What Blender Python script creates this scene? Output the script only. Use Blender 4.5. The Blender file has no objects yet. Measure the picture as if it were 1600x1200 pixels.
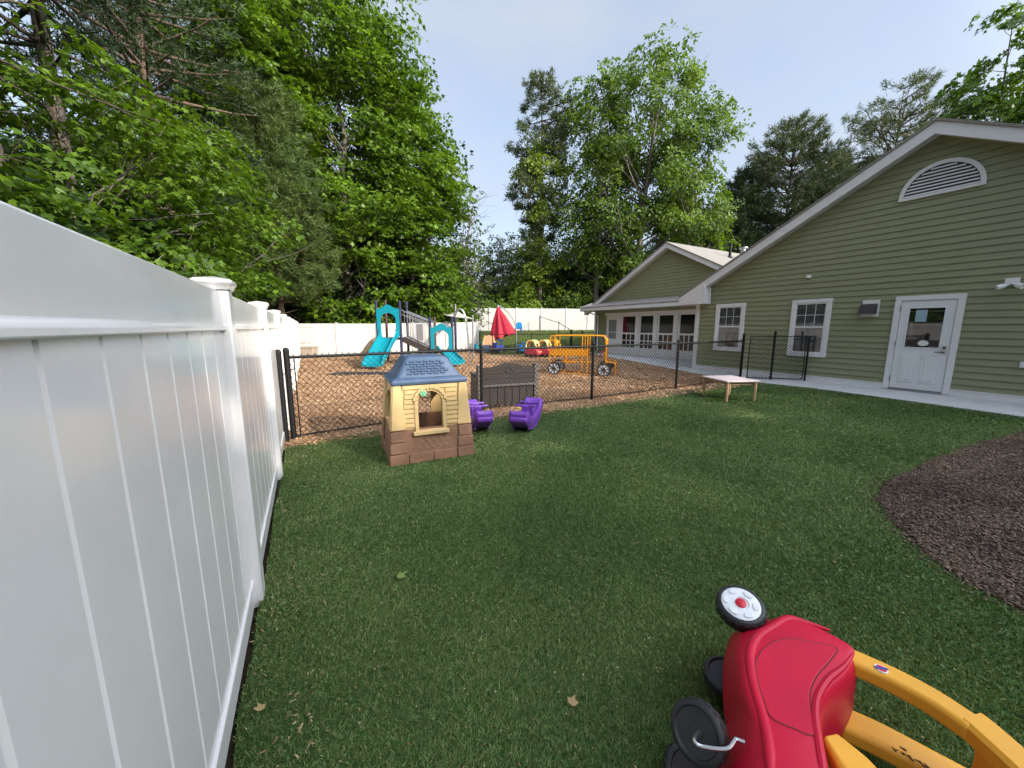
import bpy, math, random
import numpy as np
from mathutils import Vector, Matrix
R_ = math.radians
scn = bpy.context.scene
COL = scn.collection

# ------------------------------------------------------------------ camera, world, sun, exposure
H_EYE, PITCH, YAW, FPX = 1.5, R_(8.8), R_(28.96), 575.0
cam_d = bpy.data.cameras.new('camera')
cam_d.sensor_width = 36.0
cam_d.lens = FPX / 1600 * 36
cam_d.clip_start, cam_d.clip_end = 0.05, 600
cam = bpy.data.objects.new('camera', cam_d)
COL.objects.link(cam)
cam.location = (0, 0, H_EYE)
cam.rotation_euler = (R_(90) - PITCH, 0, -YAW)
scn.camera = cam

SUN_AZ, SUN_EL = R_(155), R_(25)          # azimuth from +Y towards +X
world = bpy.data.worlds.new('World')
scn.world = world
world.use_nodes = True
wt = world.node_tree
bg = wt.nodes['Background']
sky = wt.nodes.new('ShaderNodeTexSky')
sky.sky_type = 'NISHITA'
sky.sun_disc = False
sky.sun_elevation = SUN_EL
sky.sun_rotation = SUN_AZ
sky.air_density, sky.dust_density, sky.ozone_density = 1.0, 2.4, 1.2
# thin high cloud veils the blue
wtc = wt.nodes.new('ShaderNodeTexCoord')
wmp = wt.nodes.new('ShaderNodeMapping'); wmp.inputs['Scale'].default_value = (1.0, 1.0, 3.0)
wns = wt.nodes.new('ShaderNodeTexNoise'); wns.inputs['Scale'].default_value = 2.2; wns.inputs['Detail'].default_value = 7; wns.inputs['Roughness'].default_value = 0.6
wrp = wt.nodes.new('ShaderNodeValToRGB'); wrp.color_ramp.elements[0].position = 0.25; wrp.color_ramp.elements[1].position = 0.8
wrp.color_ramp.elements[0].color = (0.42, 0.42, 0.42, 1); wrp.color_ramp.elements[1].color = (0.90, 0.90, 0.90, 1)
wmx = wt.nodes.new('ShaderNodeMix'); wmx.data_type = 'RGBA'
wmx.inputs['B'].default_value = (1.80, 2.02, 2.45, 1)
wt.links.new(wtc.outputs['Generated'], wmp.inputs[0]); wt.links.new(wmp.outputs[0], wns.inputs[0]); wt.links.new(wns.outputs['Fac'], wrp.inputs[0])
# haze glow added on the sun's side, out of view, to brighten the shade
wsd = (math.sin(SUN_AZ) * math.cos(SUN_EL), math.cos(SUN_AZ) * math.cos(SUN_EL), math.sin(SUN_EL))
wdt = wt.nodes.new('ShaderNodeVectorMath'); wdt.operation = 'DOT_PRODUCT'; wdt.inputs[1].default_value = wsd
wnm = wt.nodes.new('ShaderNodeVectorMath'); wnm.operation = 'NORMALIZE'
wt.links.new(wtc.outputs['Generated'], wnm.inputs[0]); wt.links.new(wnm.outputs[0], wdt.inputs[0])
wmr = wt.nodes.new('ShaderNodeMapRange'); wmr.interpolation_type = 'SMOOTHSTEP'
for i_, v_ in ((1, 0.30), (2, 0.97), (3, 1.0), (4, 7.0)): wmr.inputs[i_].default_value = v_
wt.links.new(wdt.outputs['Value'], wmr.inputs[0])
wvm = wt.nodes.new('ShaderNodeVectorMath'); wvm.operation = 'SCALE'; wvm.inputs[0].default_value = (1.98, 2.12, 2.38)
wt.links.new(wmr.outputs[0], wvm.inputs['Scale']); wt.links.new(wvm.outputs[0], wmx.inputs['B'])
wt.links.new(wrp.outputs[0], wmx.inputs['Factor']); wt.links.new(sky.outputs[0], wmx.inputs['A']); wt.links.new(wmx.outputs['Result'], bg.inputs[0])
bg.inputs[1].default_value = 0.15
sun_d = bpy.data.lights.new('sun', 'SUN')
sun_d.energy = 2.4
sun_d.angle = R_(0.6)
sun_d.color = (1.0, 0.90, 0.76)
sun = bpy.data.objects.new('sun', sun_d)
COL.objects.link(sun)
sdir = Vector((math.sin(SUN_AZ) * math.cos(SUN_EL), math.cos(SUN_AZ) * math.cos(SUN_EL), math.sin(SUN_EL)))
sun.rotation_euler = sdir.to_track_quat('Z', 'Y').to_euler()
sun.location = (0, -10, 20)
scn.view_settings.view_transform = 'Standard'
scn.view_settings.look = 'None'
scn.view_settings.exposure = 1.25
scn.view_settings.gamma = 1.0
scn.cycles.max_bounces = 8
scn.cycles.transparent_max_bounces = 8
scn.cycles.use_denoising = True

# ------------------------------------------------------------------ survey helpers: turn a measured sight line into a world point
FW = Vector((math.sin(YAW) * math.cos(PITCH), math.cos(YAW) * math.cos(PITCH), -math.sin(PITCH)))
RT = Vector((math.cos(YAW), -math.sin(YAW), 0))
UP = RT.cross(FW)
EYE = Vector((0, 0, H_EYE))
def ray(u, v): return FW + RT * ((u - 800) / FPX) - UP * ((v - 600) / FPX)
def at_x(u, v, x): d = ray(u, v); return EYE + d * (x / d.x)
def at_y(u, v, y): d = ray(u, v); return EYE + d * (y / d.y)
def at_z(u, v, z=0.0): d = ray(u, v); return EYE + d * ((z - H_EYE) / d.z)
def at_d(u, v, D): d = ray(u, v); return EYE + d * (D / (d.x * math.sin(YAW) + d.y * math.cos(YAW)))
def smooth(t): t = min(1, max(0, t)); return t * t * (3 - 2 * t)
def gz(x, y): return 1.2 * smooth((0.484 * x + 0.875 * y - 21.8) / 8.5)

# ------------------------------------------------------------------ materials
MATS = {}
def mat(name, col, rough=0.6, var=0.0, vscale=8.0, bump=0.0, bscale=60.0, spec=0.5, metal=0.0, col2=None, detail=4.0, coat=0.0, stretch=None, dirt=0.0):
    m = bpy.data.materials.new(name)
    m.use_nodes = True
    nt = m.node_tree
    p = nt.nodes['Principled BSDF']
    p.inputs['Roughness'].default_value = rough
    p.inputs['Metallic'].default_value = metal
    p.inputs['Specular IOR Level'].default_value = spec
    if coat: p.inputs['Coat Weight'].default_value = coat; p.inputs['Coat Roughness'].default_value = 0.15
    c = (*col, 1)
    p.inputs['Base Color'].default_value = c
    tc = nt.nodes.new('ShaderNodeTexCoord')
    src = tc.outputs['Object']
    if stretch:
        mp = nt.nodes.new('ShaderNodeMapping'); mp.inputs['Scale'].default_value = stretch
        nt.links.new(src, mp.inputs[0]); src = mp.outputs[0]
    last = None
    if var or col2:
        n = nt.nodes.new('ShaderNodeTexNoise'); n.inputs['Scale'].default_value = vscale; n.inputs['Detail'].default_value = detail; n.inputs['Roughness'].default_value = 0.65
        nt.links.new(src, n.inputs[0])
        rp = nt.nodes.new('ShaderNodeValToRGB')
        rp.color_ramp.elements[0].position = 0.3; rp.color_ramp.elements[1].position = 0.7
        if col2: a, b = col, col2
        else: a, b = [x * (1 - var) for x in col], [min(1, x * (1 + var)) for x in col]
        rp.color_ramp.elements[0].color = (*a, 1); rp.color_ramp.elements[1].color = (*b, 1)
        nt.links.new(n.outputs['Fac'], rp.inputs[0])
        last = rp.outputs[0]
    if dirt:
        n2 = nt.nodes.new('ShaderNodeTexNoise'); n2.inputs['Scale'].default_value = vscale * 0.35; n2.inputs['Detail'].default_value = 8; n2.inputs['Roughness'].default_value = 0.75
        nt.links.new(src, n2.inputs[0])
        r2 = nt.nodes.new('ShaderNodeValToRGB'); r2.color_ramp.elements[0].position = 0.52; r2.color_ramp.elements[1].position = 0.75
        r2.color_ramp.elements[0].color = (0, 0, 0, 1); r2.color_ramp.elements[1].color = (dirt, dirt, dirt, 1)
        nt.links.new(n2.outputs['Fac'], r2.inputs[0])
        mx = nt.nodes.new('ShaderNodeMix'); mx.data_type = 'RGBA'
        nt.links.new(r2.outputs[0], mx.inputs['Factor'])
        if last is None: mx.inputs['A'].default_value = c
        else: nt.links.new(last, mx.inputs['A'])
        mx.inputs['B'].default_value = (0.16, 0.13, 0.09, 1)
        last = mx.outputs['Result']
    if last is not None: nt.links.new(last, p.inputs['Base Color'])
    if bump:
        n = nt.nodes.new('ShaderNodeTexNoise'); n.inputs['Scale'].default_value = bscale; n.inputs['Detail'].default_value = 5
        nt.links.new(src, n.inputs[0])
        b = nt.nodes.new('ShaderNodeBump'); b.inputs['Strength'].default_value = bump; b.inputs['Distance'].default_value = 0.02
        nt.links.new(n.outputs['Fac'], b.inputs['Height'])
        nt.links.new(b.outputs[0], p.inputs['Normal'])
    MATS[name] = m
    return m

def leaf_mat(name, c1, c2, trans=0.35, rough=0.45, tcol=None, vs=0.5, spec=0.4, amp=1.5, isl=0.8):
    """two-tone leaf: every leaf (mesh island) gets its own shade, larger patches drift; part of the light passes through"""
    m = bpy.data.materials.new(name); m.use_nodes = True
    nt = m.node_tree; p = nt.nodes['Principled BSDF']; out = nt.nodes['Material Output']
    p.inputs['Roughness'].default_value = rough
    p.inputs['Specular IOR Level'].default_value = spec
    g = nt.nodes.new('ShaderNodeNewGeometry')
    tc = nt.nodes.new('ShaderNodeTexCoord')
    n = nt.nodes.new('ShaderNodeTexNoise'); n.inputs['Scale'].default_value = vs; n.inputs['Detail'].default_value = 5
    nt.links.new(tc.outputs['Object'], n.inputs[0])
    ma = nt.nodes.new('ShaderNodeMath'); ma.operation = 'ADD'
    mb = nt.nodes.new('ShaderNodeMath'); mb.operation = 'MULTIPLY_ADD'; mb.inputs[1].default_value = amp; mb.inputs[2].default_value = -amp / 2 + (0.8 - isl) / 2
    nt.links.new(n.outputs['Fac'], mb.inputs[0])
    mc = nt.nodes.new('ShaderNodeMath'); mc.operation = 'MULTIPLY'; mc.inputs[1].default_value = isl
    nt.links.new(g.outputs['Random Per Island'], mc.inputs[0])
    nt.links.new(mc.outputs[0], ma.inputs[0]); nt.links.new(mb.outputs[0], ma.inputs[1])
    mx = nt.nodes.new('ShaderNodeMix'); mx.data_type = 'RGBA'; mx.clamp_factor = True
    mx.inputs['A'].default_value = (*c1, 1); mx.inputs['B'].default_value = (*c2, 1)
    nt.links.new(ma.outputs[0], mx.inputs['Factor'])
    nt.links.new(mx.outputs['Result'], p.inputs['Base Color'])
    if trans:
        t = nt.nodes.new('ShaderNodeBsdfTranslucent')
        hs = nt.nodes.new('ShaderNodeMix'); hs.data_type = 'RGBA'; hs.blend_type = 'MULTIPLY'; hs.inputs['Factor'].default_value = 1
        hs.inputs['B'].default_value = (*(tcol or (1.25, 1.3, 0.5)), 1)
        nt.links.new(mx.outputs['Result'], hs.inputs['A']); nt.links.new(hs.outputs['Result'], t.inputs[0])
        s = nt.nodes.new('ShaderNodeMixShader'); s.inputs[0].default_value = trans
        nt.links.new(p.outputs[0], s.inputs[1]); nt.links.new(t.outputs[0], s.inputs[2])
        nt.links.new(s.outputs[0], out.inputs[0])
    MATS[name] = m
    return m

def ground_mat(name, cols, scale, bump=0.6, rough=0.9, patch=None, stretch=None, dist=0.02):
    """granular ground: Voronoi cells coloured one by one over a ramp, with slow patches"""
    m = bpy.data.materials.new(name); m.use_nodes = True
    nt = m.node_tree; p = nt.nodes['Principled BSDF']; p.inputs['Roughness'].default_value = rough; p.inputs['Specular IOR Level'].default_value = 0.2
    tc = nt.nodes.new('ShaderNodeTexCoord'); src = tc.outputs['Object']
    nz = nt.nodes.new('ShaderNodeTexNoise'); nz.inputs['Scale'].default_value = scale * 0.5; nz.inputs['Detail'].default_value = 2
    nt.links.new(src, nz.inputs[0])
    ad = nt.nodes.new('ShaderNodeMixRGB'); ad.blend_type = 'ADD'; ad.inputs[0].default_value = 0.6 / scale
    nt.links.new(src, ad.inputs[1]); nt.links.new(nz.outputs['Color'], ad.inputs[2])
    v = nt.nodes.new('ShaderNodeTexVoronoi'); v.inputs['Scale'].default_value = scale
    nt.links.new(ad.outputs[0], v.inputs['Vector'])
    sp = nt.nodes.new('ShaderNodeSeparateColor'); nt.links.new(v.outputs['Color'], sp.inputs[0])
    rp = nt.nodes.new('ShaderNodeValToRGB')
    e = rp.color_ramp.elements
    e[0].color = (*cols[0], 1); e[1].color = (*cols[-1], 1)
    for i, c in enumerate(cols[1:-1]):
        q = e.new((i + 1) / (len(cols) - 1)); q.color = (*c, 1)
    nt.links.new(sp.outputs[0], rp.inputs[0])
    last = rp.outputs[0]
    if patch:
        n = nt.nodes.new('ShaderNodeTexNoise'); n.inputs['Scale'].default_value = patch[0]; n.inputs['Detail'].default_value = 6; n.inputs['Roughness'].default_value = 0.7
        nt.links.new(src, n.inputs[0])
        r2 = nt.nodes.new('ShaderNodeValToRGB'); r2.color_ramp.elements[0].position = 0.35; r2.color_ramp.elements[1].position = 0.68
        r2.color_ramp.elements[0].color = (*patch[1], 1); r2.color_ramp.elements[1].color = (*patch[2], 1)
        nt.links.new(n.outputs['Fac'], r2.inputs[0])
        mx = nt.nodes.new('ShaderNodeMix'); mx.data_type = 'RGBA'; mx.blend_type = 'MULTIPLY'; mx.inputs['Factor'].default_value = 1
        nt.links.new(last, mx.inputs['A']); nt.links.new(r2.outputs[0], mx.inputs['B'])
        last = mx.outputs['Result']
    nt.links.new(last, p.inputs['Base Color'])
    b = nt.nodes.new('ShaderNodeBump'); b.inputs['Strength'].default_value = bump; b.inputs['Distance'].default_value = dist
    nt.links.new(sp.outputs[1], b.inputs['Height']); nt.links.new(b.outputs[0], p.inputs['Normal'])
    MATS[name] = m
    return m

def glass_mat(name, col, rough=0.04):
    m = mat(name, col, rough, spec=0.9); return m

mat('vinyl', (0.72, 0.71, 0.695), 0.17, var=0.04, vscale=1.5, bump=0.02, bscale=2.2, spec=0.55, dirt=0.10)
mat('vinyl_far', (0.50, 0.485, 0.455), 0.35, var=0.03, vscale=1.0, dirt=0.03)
mat('siding', (0.250, 0.262, 0.152), 0.62, var=0.07, vscale=3.0, bump=0.10, bscale=50, stretch=(1, 1, 6), dirt=0.05)
mat('white_trim', (0.72, 0.72, 0.72), 0.5, var=0.04, vscale=5, dirt=0.05)
mat('door_paint', (0.72, 0.735, 0.75), 0.45, var=0.03, vscale=4, dirt=0.04)
mat('shingle', (0.24, 0.225, 0.20), 0.9, var=0.25, vscale=30, bump=0.5, bscale=80, dirt=0.1)
mat('old_shingle', (0.22, 0.19, 0.18), 0.9, col2=(0.42, 0.38, 0.36), vscale=9, bump=0.5, bscale=60)
mat('concrete', (0.50, 0.51, 0.52), 0.85, var=0.10, vscale=2.5, bump=0.15, bscale=90, detail=9, dirt=0.12)
glass_mat('window_glass', (0.035, 0.04, 0.045))
glass_mat('door_glass', (0.008, 0.009, 0.010), 0.03)
mat('dark_glass', (0.008, 0.009, 0.010), 0.08, spec=0.25)
mat('curtain', (0.22, 0.23, 0.22), 0.8, var=0.35, vscale=14, stretch=(1, 6, 1))
mat('black_metal', (0.009, 0.009, 0.010), 0.55, spec=0.25)
mat('black_wire', (0.009, 0.009, 0.010), 0.6, spec=0.2)
mat('grey_metal', (0.42, 0.42, 0.43), 0.35, metal=0.9)
mat('dull_metal', (0.30, 0.30, 0.31), 0.5, metal=0.6)
mat('steel', (0.55, 0.55, 0.56), 0.3, metal=1.0)
mat('dark_hood', (0.035, 0.028, 0.026), 0.55)
mat('fixture_white', (0.75, 0.75, 0.74), 0.4)
mat('lens', (0.02, 0.02, 0.02), 0.1)
mat('paper', (0.30, 0.42, 0.50), 0.6, var=0.15, vscale=30)
mat('sticker_white', (0.75, 0.75, 0.73), 0.5)
mat('toy_red', (0.53, 0.006, 0.035), 0.42, var=0.10, vscale=5, bump=0.05, bscale=110, spec=0.28, dirt=0.05)
mat('toy_yellow', (0.80, 0.385, 0.036), 0.42, var=0.07, vscale=6, bump=0.05, bscale=110, spec=0.35, dirt=0.14)
mat('toy_black', (0.018, 0.018, 0.020), 0.5, var=0.3, vscale=12, bump=0.1, bscale=90, dirt=0.12)
mat('toy_white', (0.72, 0.74, 0.76), 0.4, dirt=0.06)
mat('hub_red', (0.55, 0.012, 0.03), 0.35)
mat('seam_red', (0.20, 0.003, 0.012), 0.5)
mat('smear', (0.10, 0.055, 0.02), 0.7, var=0.4, vscale=40)
mat('house_tan', (0.58, 0.41, 0.185), 0.5, var=0.07, vscale=7, bump=0.08, bscale=120, dirt=0.10)
mat('house_brown', (0.24, 0.125, 0.075), 0.55, var=0.16, vscale=9, bump=0.15, bscale=90, dirt=0.25)
mat('house_blue', (0.060, 0.100, 0.175), 0.5, var=0.15, vscale=9, bump=0.1, bscale=120, dirt=0.10)
mat('mortar_light', (0.40, 0.24, 0.15), 0.7)
mat('flower_green', (0.22, 0.50, 0.28), 0.5)
mat('toy_purple', (0.175, 0.055, 0.40), 0.38, var=0.08, vscale=7, bump=0.05, bscale=100, dirt=0.05)
mat('bench_brown', (0.048, 0.038, 0.034), 0.65, var=0.2, vscale=10, bump=0.25, bscale=60, stretch=(1, 1, 5))
mat('bench_grey', (0.135, 0.120, 0.112), 0.7, var=0.2, vscale=12, bump=0.3, bscale=70)
mat('table_top', (0.60, 0.50, 0.50), 0.5, var=0.12, vscale=8, dirt=0.08)
mat('table_wood', (0.55, 0.36, 0.20), 0.6, var=0.15, vscale=14, stretch=(8, 8, 1))
mat('slide_teal', (0.003, 0.235, 0.30), 0.35, var=0.06, vscale=4, dirt=0.04)
mat('navy', (0.020, 0.022, 0.060), 0.4)
mat('post_brown', (0.060, 0.032, 0.028), 0.5)
mat('deck_brown', (0.040, 0.030, 0.028), 0.7)
mat('climb_tan', (0.36, 0.27, 0.17), 0.75, var=0.15, vscale=6, bump=0.4, bscale=9)
mat('rubber_mat', (0.028, 0.028, 0.030), 0.85, var=0.2, vscale=20)
mat('bus_yellow', (0.66, 0.27, 0.008), 0.4, var=0.06, vscale=6, dirt=0.05)
mat('umbrella_red', (0.42, 0.012, 0.035), 0.75, var=0.12, vscale=5)
mat('sail', (0.55, 0.53, 0.48), 0.85, var=0.05, vscale=3)
mat('bin_tan', (0.33, 0.27, 0.21), 0.7, var=0.1, vscale=6)
mat('toy_blue', (0.02, 0.22, 0.55), 0.4)
mat('toy_dark_blue', (0.03, 0.05, 0.30), 0.45)
mat('toy_peach', (0.72, 0.42, 0.22), 0.5)
mat('pale_yellow', (0.74, 0.60, 0.22), 0.45)
mat('faded_red', (0.50, 0.045, 0.07), 0.45)
mat('bark_pine', (0.050, 0.038, 0.030), 0.95, col2=(0.135, 0.105, 0.085), vscale=7, bump=1.0, bscale=16, stretch=(2.5, 2.5, 0.7), detail=8)
mat('bark_red', (0.075, 0.048, 0.035), 0.95, col2=(0.20, 0.135, 0.10), vscale=7, bump=1.0, bscale=16, stretch=(2.5, 2.5, 0.7), detail=8)
mat('bark_grey', (0.10, 0.085, 0.07), 0.9, col2=(0.22, 0.20, 0.17), vscale=5, bump=0.7, bscale=14, stretch=(2, 2, 0.8))
mat('twig_grey', (0.20, 0.17, 0.15), 0.9)
leaf_mat('leaf_maple', (0.046, 0.096, 0.010), (0.165, 0.280, 0.018), 0.40, tcol=(1.25, 1.25, 0.5))
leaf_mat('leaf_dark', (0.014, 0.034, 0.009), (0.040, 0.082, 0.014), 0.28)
leaf_mat('leaf_oak', (0.060, 0.115, 0.014), (0.170, 0.260, 0.026), 0.38)
leaf_mat('leaf_olive', (0.060, 0.085, 0.022), (0.125, 0.165, 0.040), 0.35)
leaf_mat('leaf_shrub', (0.070, 0.130, 0.016), (0.170, 0.280, 0.030), 0.35, vs=0.7)
leaf_mat('leaf_vine', (0.11, 0.165, 0.014), (0.24, 0.33, 0.030), 0.4)
leaf_mat('needle_pine', (0.045, 0.088, 0.020), (0.130, 0.185, 0.048), 0.25, rough=0.55)
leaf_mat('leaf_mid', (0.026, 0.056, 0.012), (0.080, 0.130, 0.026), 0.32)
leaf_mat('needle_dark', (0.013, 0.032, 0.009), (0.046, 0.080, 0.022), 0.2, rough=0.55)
leaf_mat('needle_far', (0.044, 0.066, 0.026), (0.115, 0.145, 0.058), 0.25, rough=0.55)
leaf_mat('turf_blade', (0.052, 0.104, 0.026), (0.305, 0.375, 0.140), 0.20, rough=0.5, tcol=(1, 1.1, 0.5), vs=0.75, spec=0.3, amp=1.3, isl=0.8)
leaf_mat('turf_tan', (0.10, 0.11, 0.03), (0.20, 0.19, 0.075), 0.2, rough=0.6, tcol=(1, 1, 0.6))
leaf_mat('meadow_blade', (0.050, 0.085, 0.016), (0.130, 0.165, 0.040), 0.3)
leaf_mat('chip_light', (0.26, 0.145, 0.078), (0.62, 0.42, 0.255), 0.0, rough=0.85, vs=0.8, spec=0.2)
leaf_mat('chip_dark', (0.054, 0.036, 0.024), (0.235, 0.165, 0.112), 0.0, rough=0.75, vs=1.5, spec=0.3)
leaf_mat('litter', (0.20, 0.115, 0.05), (0.58, 0.47, 0.26), 0.0, rough=0.8, vs=2.0)
leaf_mat('dry_leaf', (0.30, 0.20, 0.085), (0.42, 0.32, 0.15), 0.2, rough=0.7)
leaf_mat('fresh_leaf', (0.16, 0.24, 0.05), (0.26, 0.34, 0.10), 0.2, rough=0.6)
ground_mat('turf', [(0.020, 0.055, 0.013), (0.042, 0.100, 0.026), (0.060, 0.130, 0.036), (0.032, 0.080, 0.020)], 150, 0.8, 0.75, (1.1, (0.82, 0.86, 0.82), (1.14, 1.10, 1.0)))
ground_mat('chips', [(0.17, 0.09, 0.048), (0.42, 0.25, 0.14), (0.54, 0.35, 0.21), (0.30, 0.17, 0.095), (0.60, 0.41, 0.25)], 26, 1.0, 0.9, (0.6, (0.72, 0.72, 0.74), (1.08, 1.05, 1.0)))
ground_mat('mulch', [(0.022, 0.014, 0.011), (0.070, 0.045, 0.034), (0.035, 0.022, 0.017), (0.11, 0.072, 0.055)], 55, 1.0, 0.8, (0.9, (0.8, 0.8, 0.8), (1.15, 1.1, 1.08)))
ground_mat('soil', [(0.020, 0.014, 0.009), (0.050, 0.034, 0.021), (0.032, 0.022, 0.014)], 30, 0.8, 0.95, (0.5, (0.7, 0.7, 0.7), (1.1, 1.1, 1.0)))
ground_mat('meadow', [(0.045, 0.075, 0.016), (0.085, 0.120, 0.028), (0.110, 0.125, 0.040)], 14, 0.6, 0.95, (0.45, (0.75, 0.8, 0.7), (1.2, 1.1, 1.1)))

# ------------------------------------------------------------------ object helpers
BASE = {}
def tag(o, label=None, cat=None, group=None, kind=None):
    if label: o['label'] = label
    if cat: o['category'] = cat
    if group: o['group'] = group
    if kind: o['kind'] = kind
    return o
def thing(name, label, cat, loc=(0, 0, 0), group=None, rotz=0.0):
    o = bpy.data.objects.new(name, None)
    COL.objects.link(o)
    o.empty_display_size = 0.2
    o.location = loc
    o.rotation_euler = (0, 0, rotz)
    BASE[o.name] = Matrix.Translation(Vector(loc)) @ Matrix.Rotation(rotz, 4, 'Z')
    return tag(o, label, cat, group)
def link(name, me, m, parent=None):
    o = bpy.data.objects.new(name, me)
    COL.objects.link(o)
    if m is not None and len(me.materials) == 0: me.materials.append(MATS[m])
    if parent is not None:
        o.parent = parent
        BASE[o.name] = BASE.get(parent.name, Matrix())
    else:
        BASE[o.name] = Matrix()
    return o
def children(o): return [c for c in COL.objects if c.parent == o]
def copy_tree(o, parent=None, **kw):
    c = o.copy(); COL.objects.link(c)
    if parent is not None: c.parent = parent
    for ch in children(o): copy_tree(ch, c)
    return c

class MB:
    """collects shapes (world coordinates, optionally through the matrix M) into ONE mesh"""
    def __init__(s, M=None): s.v = []; s.f = []; s.M = M
    def add(s, vs, fs):
        n = len(s.v)
        s.v += [(s.M @ Vector(p)) if s.M else Vector(p) for p in vs]
        s.f += [tuple(i + n for i in f) for f in fs]
        return s
    def box(s, a, b):
        (x0, y0, z0), (x1, y1, z1) = a, b
        x0, x1 = min(x0, x1), max(x0, x1); y0, y1 = min(y0, y1), max(y0, y1); z0, z1 = min(z0, z1), max(z0, z1)
        return s.add([(x0, y0, z0), (x1, y0, z0), (x1, y1, z0), (x0, y1, z0), (x0, y0, z1), (x1, y0, z1), (x1, y1, z1), (x0, y1, z1)],
                     [(0, 3, 2, 1), (4, 5, 6, 7), (0, 1, 5, 4), (1, 2, 6, 5), (2, 3, 7, 6), (3, 0, 4, 7)])
    def beam(s, p0, p1, w, h, up=(0, 0, 1)):
        """rectangular bar from p0 to p1, w sideways, h along up"""
        p0, p1 = Vector(p0), Vector(p1); d = (p1 - p0).normalized(); up = Vector(up)
        sd = d.cross(up)
        if sd.length < 1e-4: sd = d.cross(Vector((1, 0, 0)))
        sd.normalize(); u = sd.cross(d)
        c = [(-1, -1), (1, -1), (1, 1), (-1, 1)]
        vs = [p + sd * (a * w / 2) + u * (b * h / 2) for p in (p0, p1) for a, b in c]
        return s.add(vs, [(3, 2, 1, 0), (4, 5, 6, 7), (0, 1, 5, 4), (1, 2, 6, 5), (2, 3, 7, 6), (3, 0, 4, 7)])
    def tube(s, pts, r, n=8, cap=True):
        pts = [Vector(p) for p in pts]; rs = r if isinstance(r, (list, tuple)) else [r] * len(pts)
        vs = []; ref = None
        for i, p in enumerate(pts):
            d = (pts[min(i + 1, len(pts) - 1)] - pts[max(i - 1, 0)]).normalized()
            if ref is None: ref = d.orthogonal().normalized()
            ref = (ref - d * ref.dot(d)).normalized(); b = d.cross(ref)
            vs += [p + (ref * math.cos(2 * math.pi * k / n) + b * math.sin(2 * math.pi * k / n)) * rs[i] for k in range(n)]
        fs = [(i * n + k, i * n + (k + 1) % n, (i + 1) * n + (k + 1) % n, (i + 1) * n + k) for i in range(len(pts) - 1) for k in range(n)]
        if cap: fs += [tuple(range(n))[::-1], tuple((len(pts) - 1) * n + k for k in range(n))]
        return s.add(vs, fs)
    def prism(s, poly, fn, t0, t1):
        """closed 2-D outline; fn(a, b, t) maps to 3-D; solid between t0 and t1"""
        n = len(poly)
        vs = [fn(a, b, t0) for a, b in poly] + [fn(a, b, t1) for a, b in poly]
        fs = [tuple(range(n))[::-1], tuple(range(n, 2 * n))] + [(i, (i + 1) % n, (i + 1) % n + n, i + n) for i in range(n)]
        return s.add(vs, fs)
    def loft(s, rings, close0=True, close1=True):
        n = len(rings[0]); vs = [p for r in rings for p in r]
        fs = [(i * n + k, i * n + (k + 1) % n, (i + 1) * n + (k + 1) % n, (i + 1) * n + k) for i in range(len(rings) - 1) for k in range(n)]
        if close0: fs.append(tuple(range(n))[::-1])
        if close1: fs.append(tuple((len(rings) - 1) * n + k for k in range(n)))
        return s.add(vs, fs)
    def lathe(s, prof, c, ax=(0, 0, 1), n=24, ring=False):
        ax = Vector(ax).normalized(); a = ax.orthogonal().normalized(); b = ax.cross(a); c = Vector(c)
        rings = [[c + ax * h + (a * math.cos(2 * math.pi * k / n) + b * math.sin(2 * math.pi * k / n)) * max(r, 1e-4) for k in range(n)] for r, h in (prof + prof[:1] if ring else prof)]
        return s.loft(rings, not ring, not ring)
    def build(s, name, m, parent=None, bevel=0.0, seg=2, smooth=False, sub=0, angle=35):
        me = bpy.data.meshes.new(name)
        inv = BASE[parent.name].inverted() if parent is not None else None
        me.from_pydata([(inv @ v) if inv else v for v in s.v], [], s.f)
        me.update()
        import bmesh
        bm = bmesh.new(); bm.from_mesh(me); bmesh.ops.recalc_face_normals(bm, faces=bm.faces[:]); bm.to_mesh(me); bm.free()
        o = link(name, me, m, parent)
        if bevel:
            b = o.modifiers.new('edge', 'BEVEL'); b.width = bevel; b.segments = seg; b.limit_method = 'ANGLE'; b.angle_limit = R_(angle)
        if sub:
            b = o.modifiers.new('round', 'SUBSURF'); b.levels = b.render_levels = sub
        if smooth or bevel or sub:
            for p in me.polygons: p.use_smooth = True
            if not sub:
                try: me.set_sharp_from_angle(angle=R_(40))
                except Exception: pass
        return o

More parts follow.
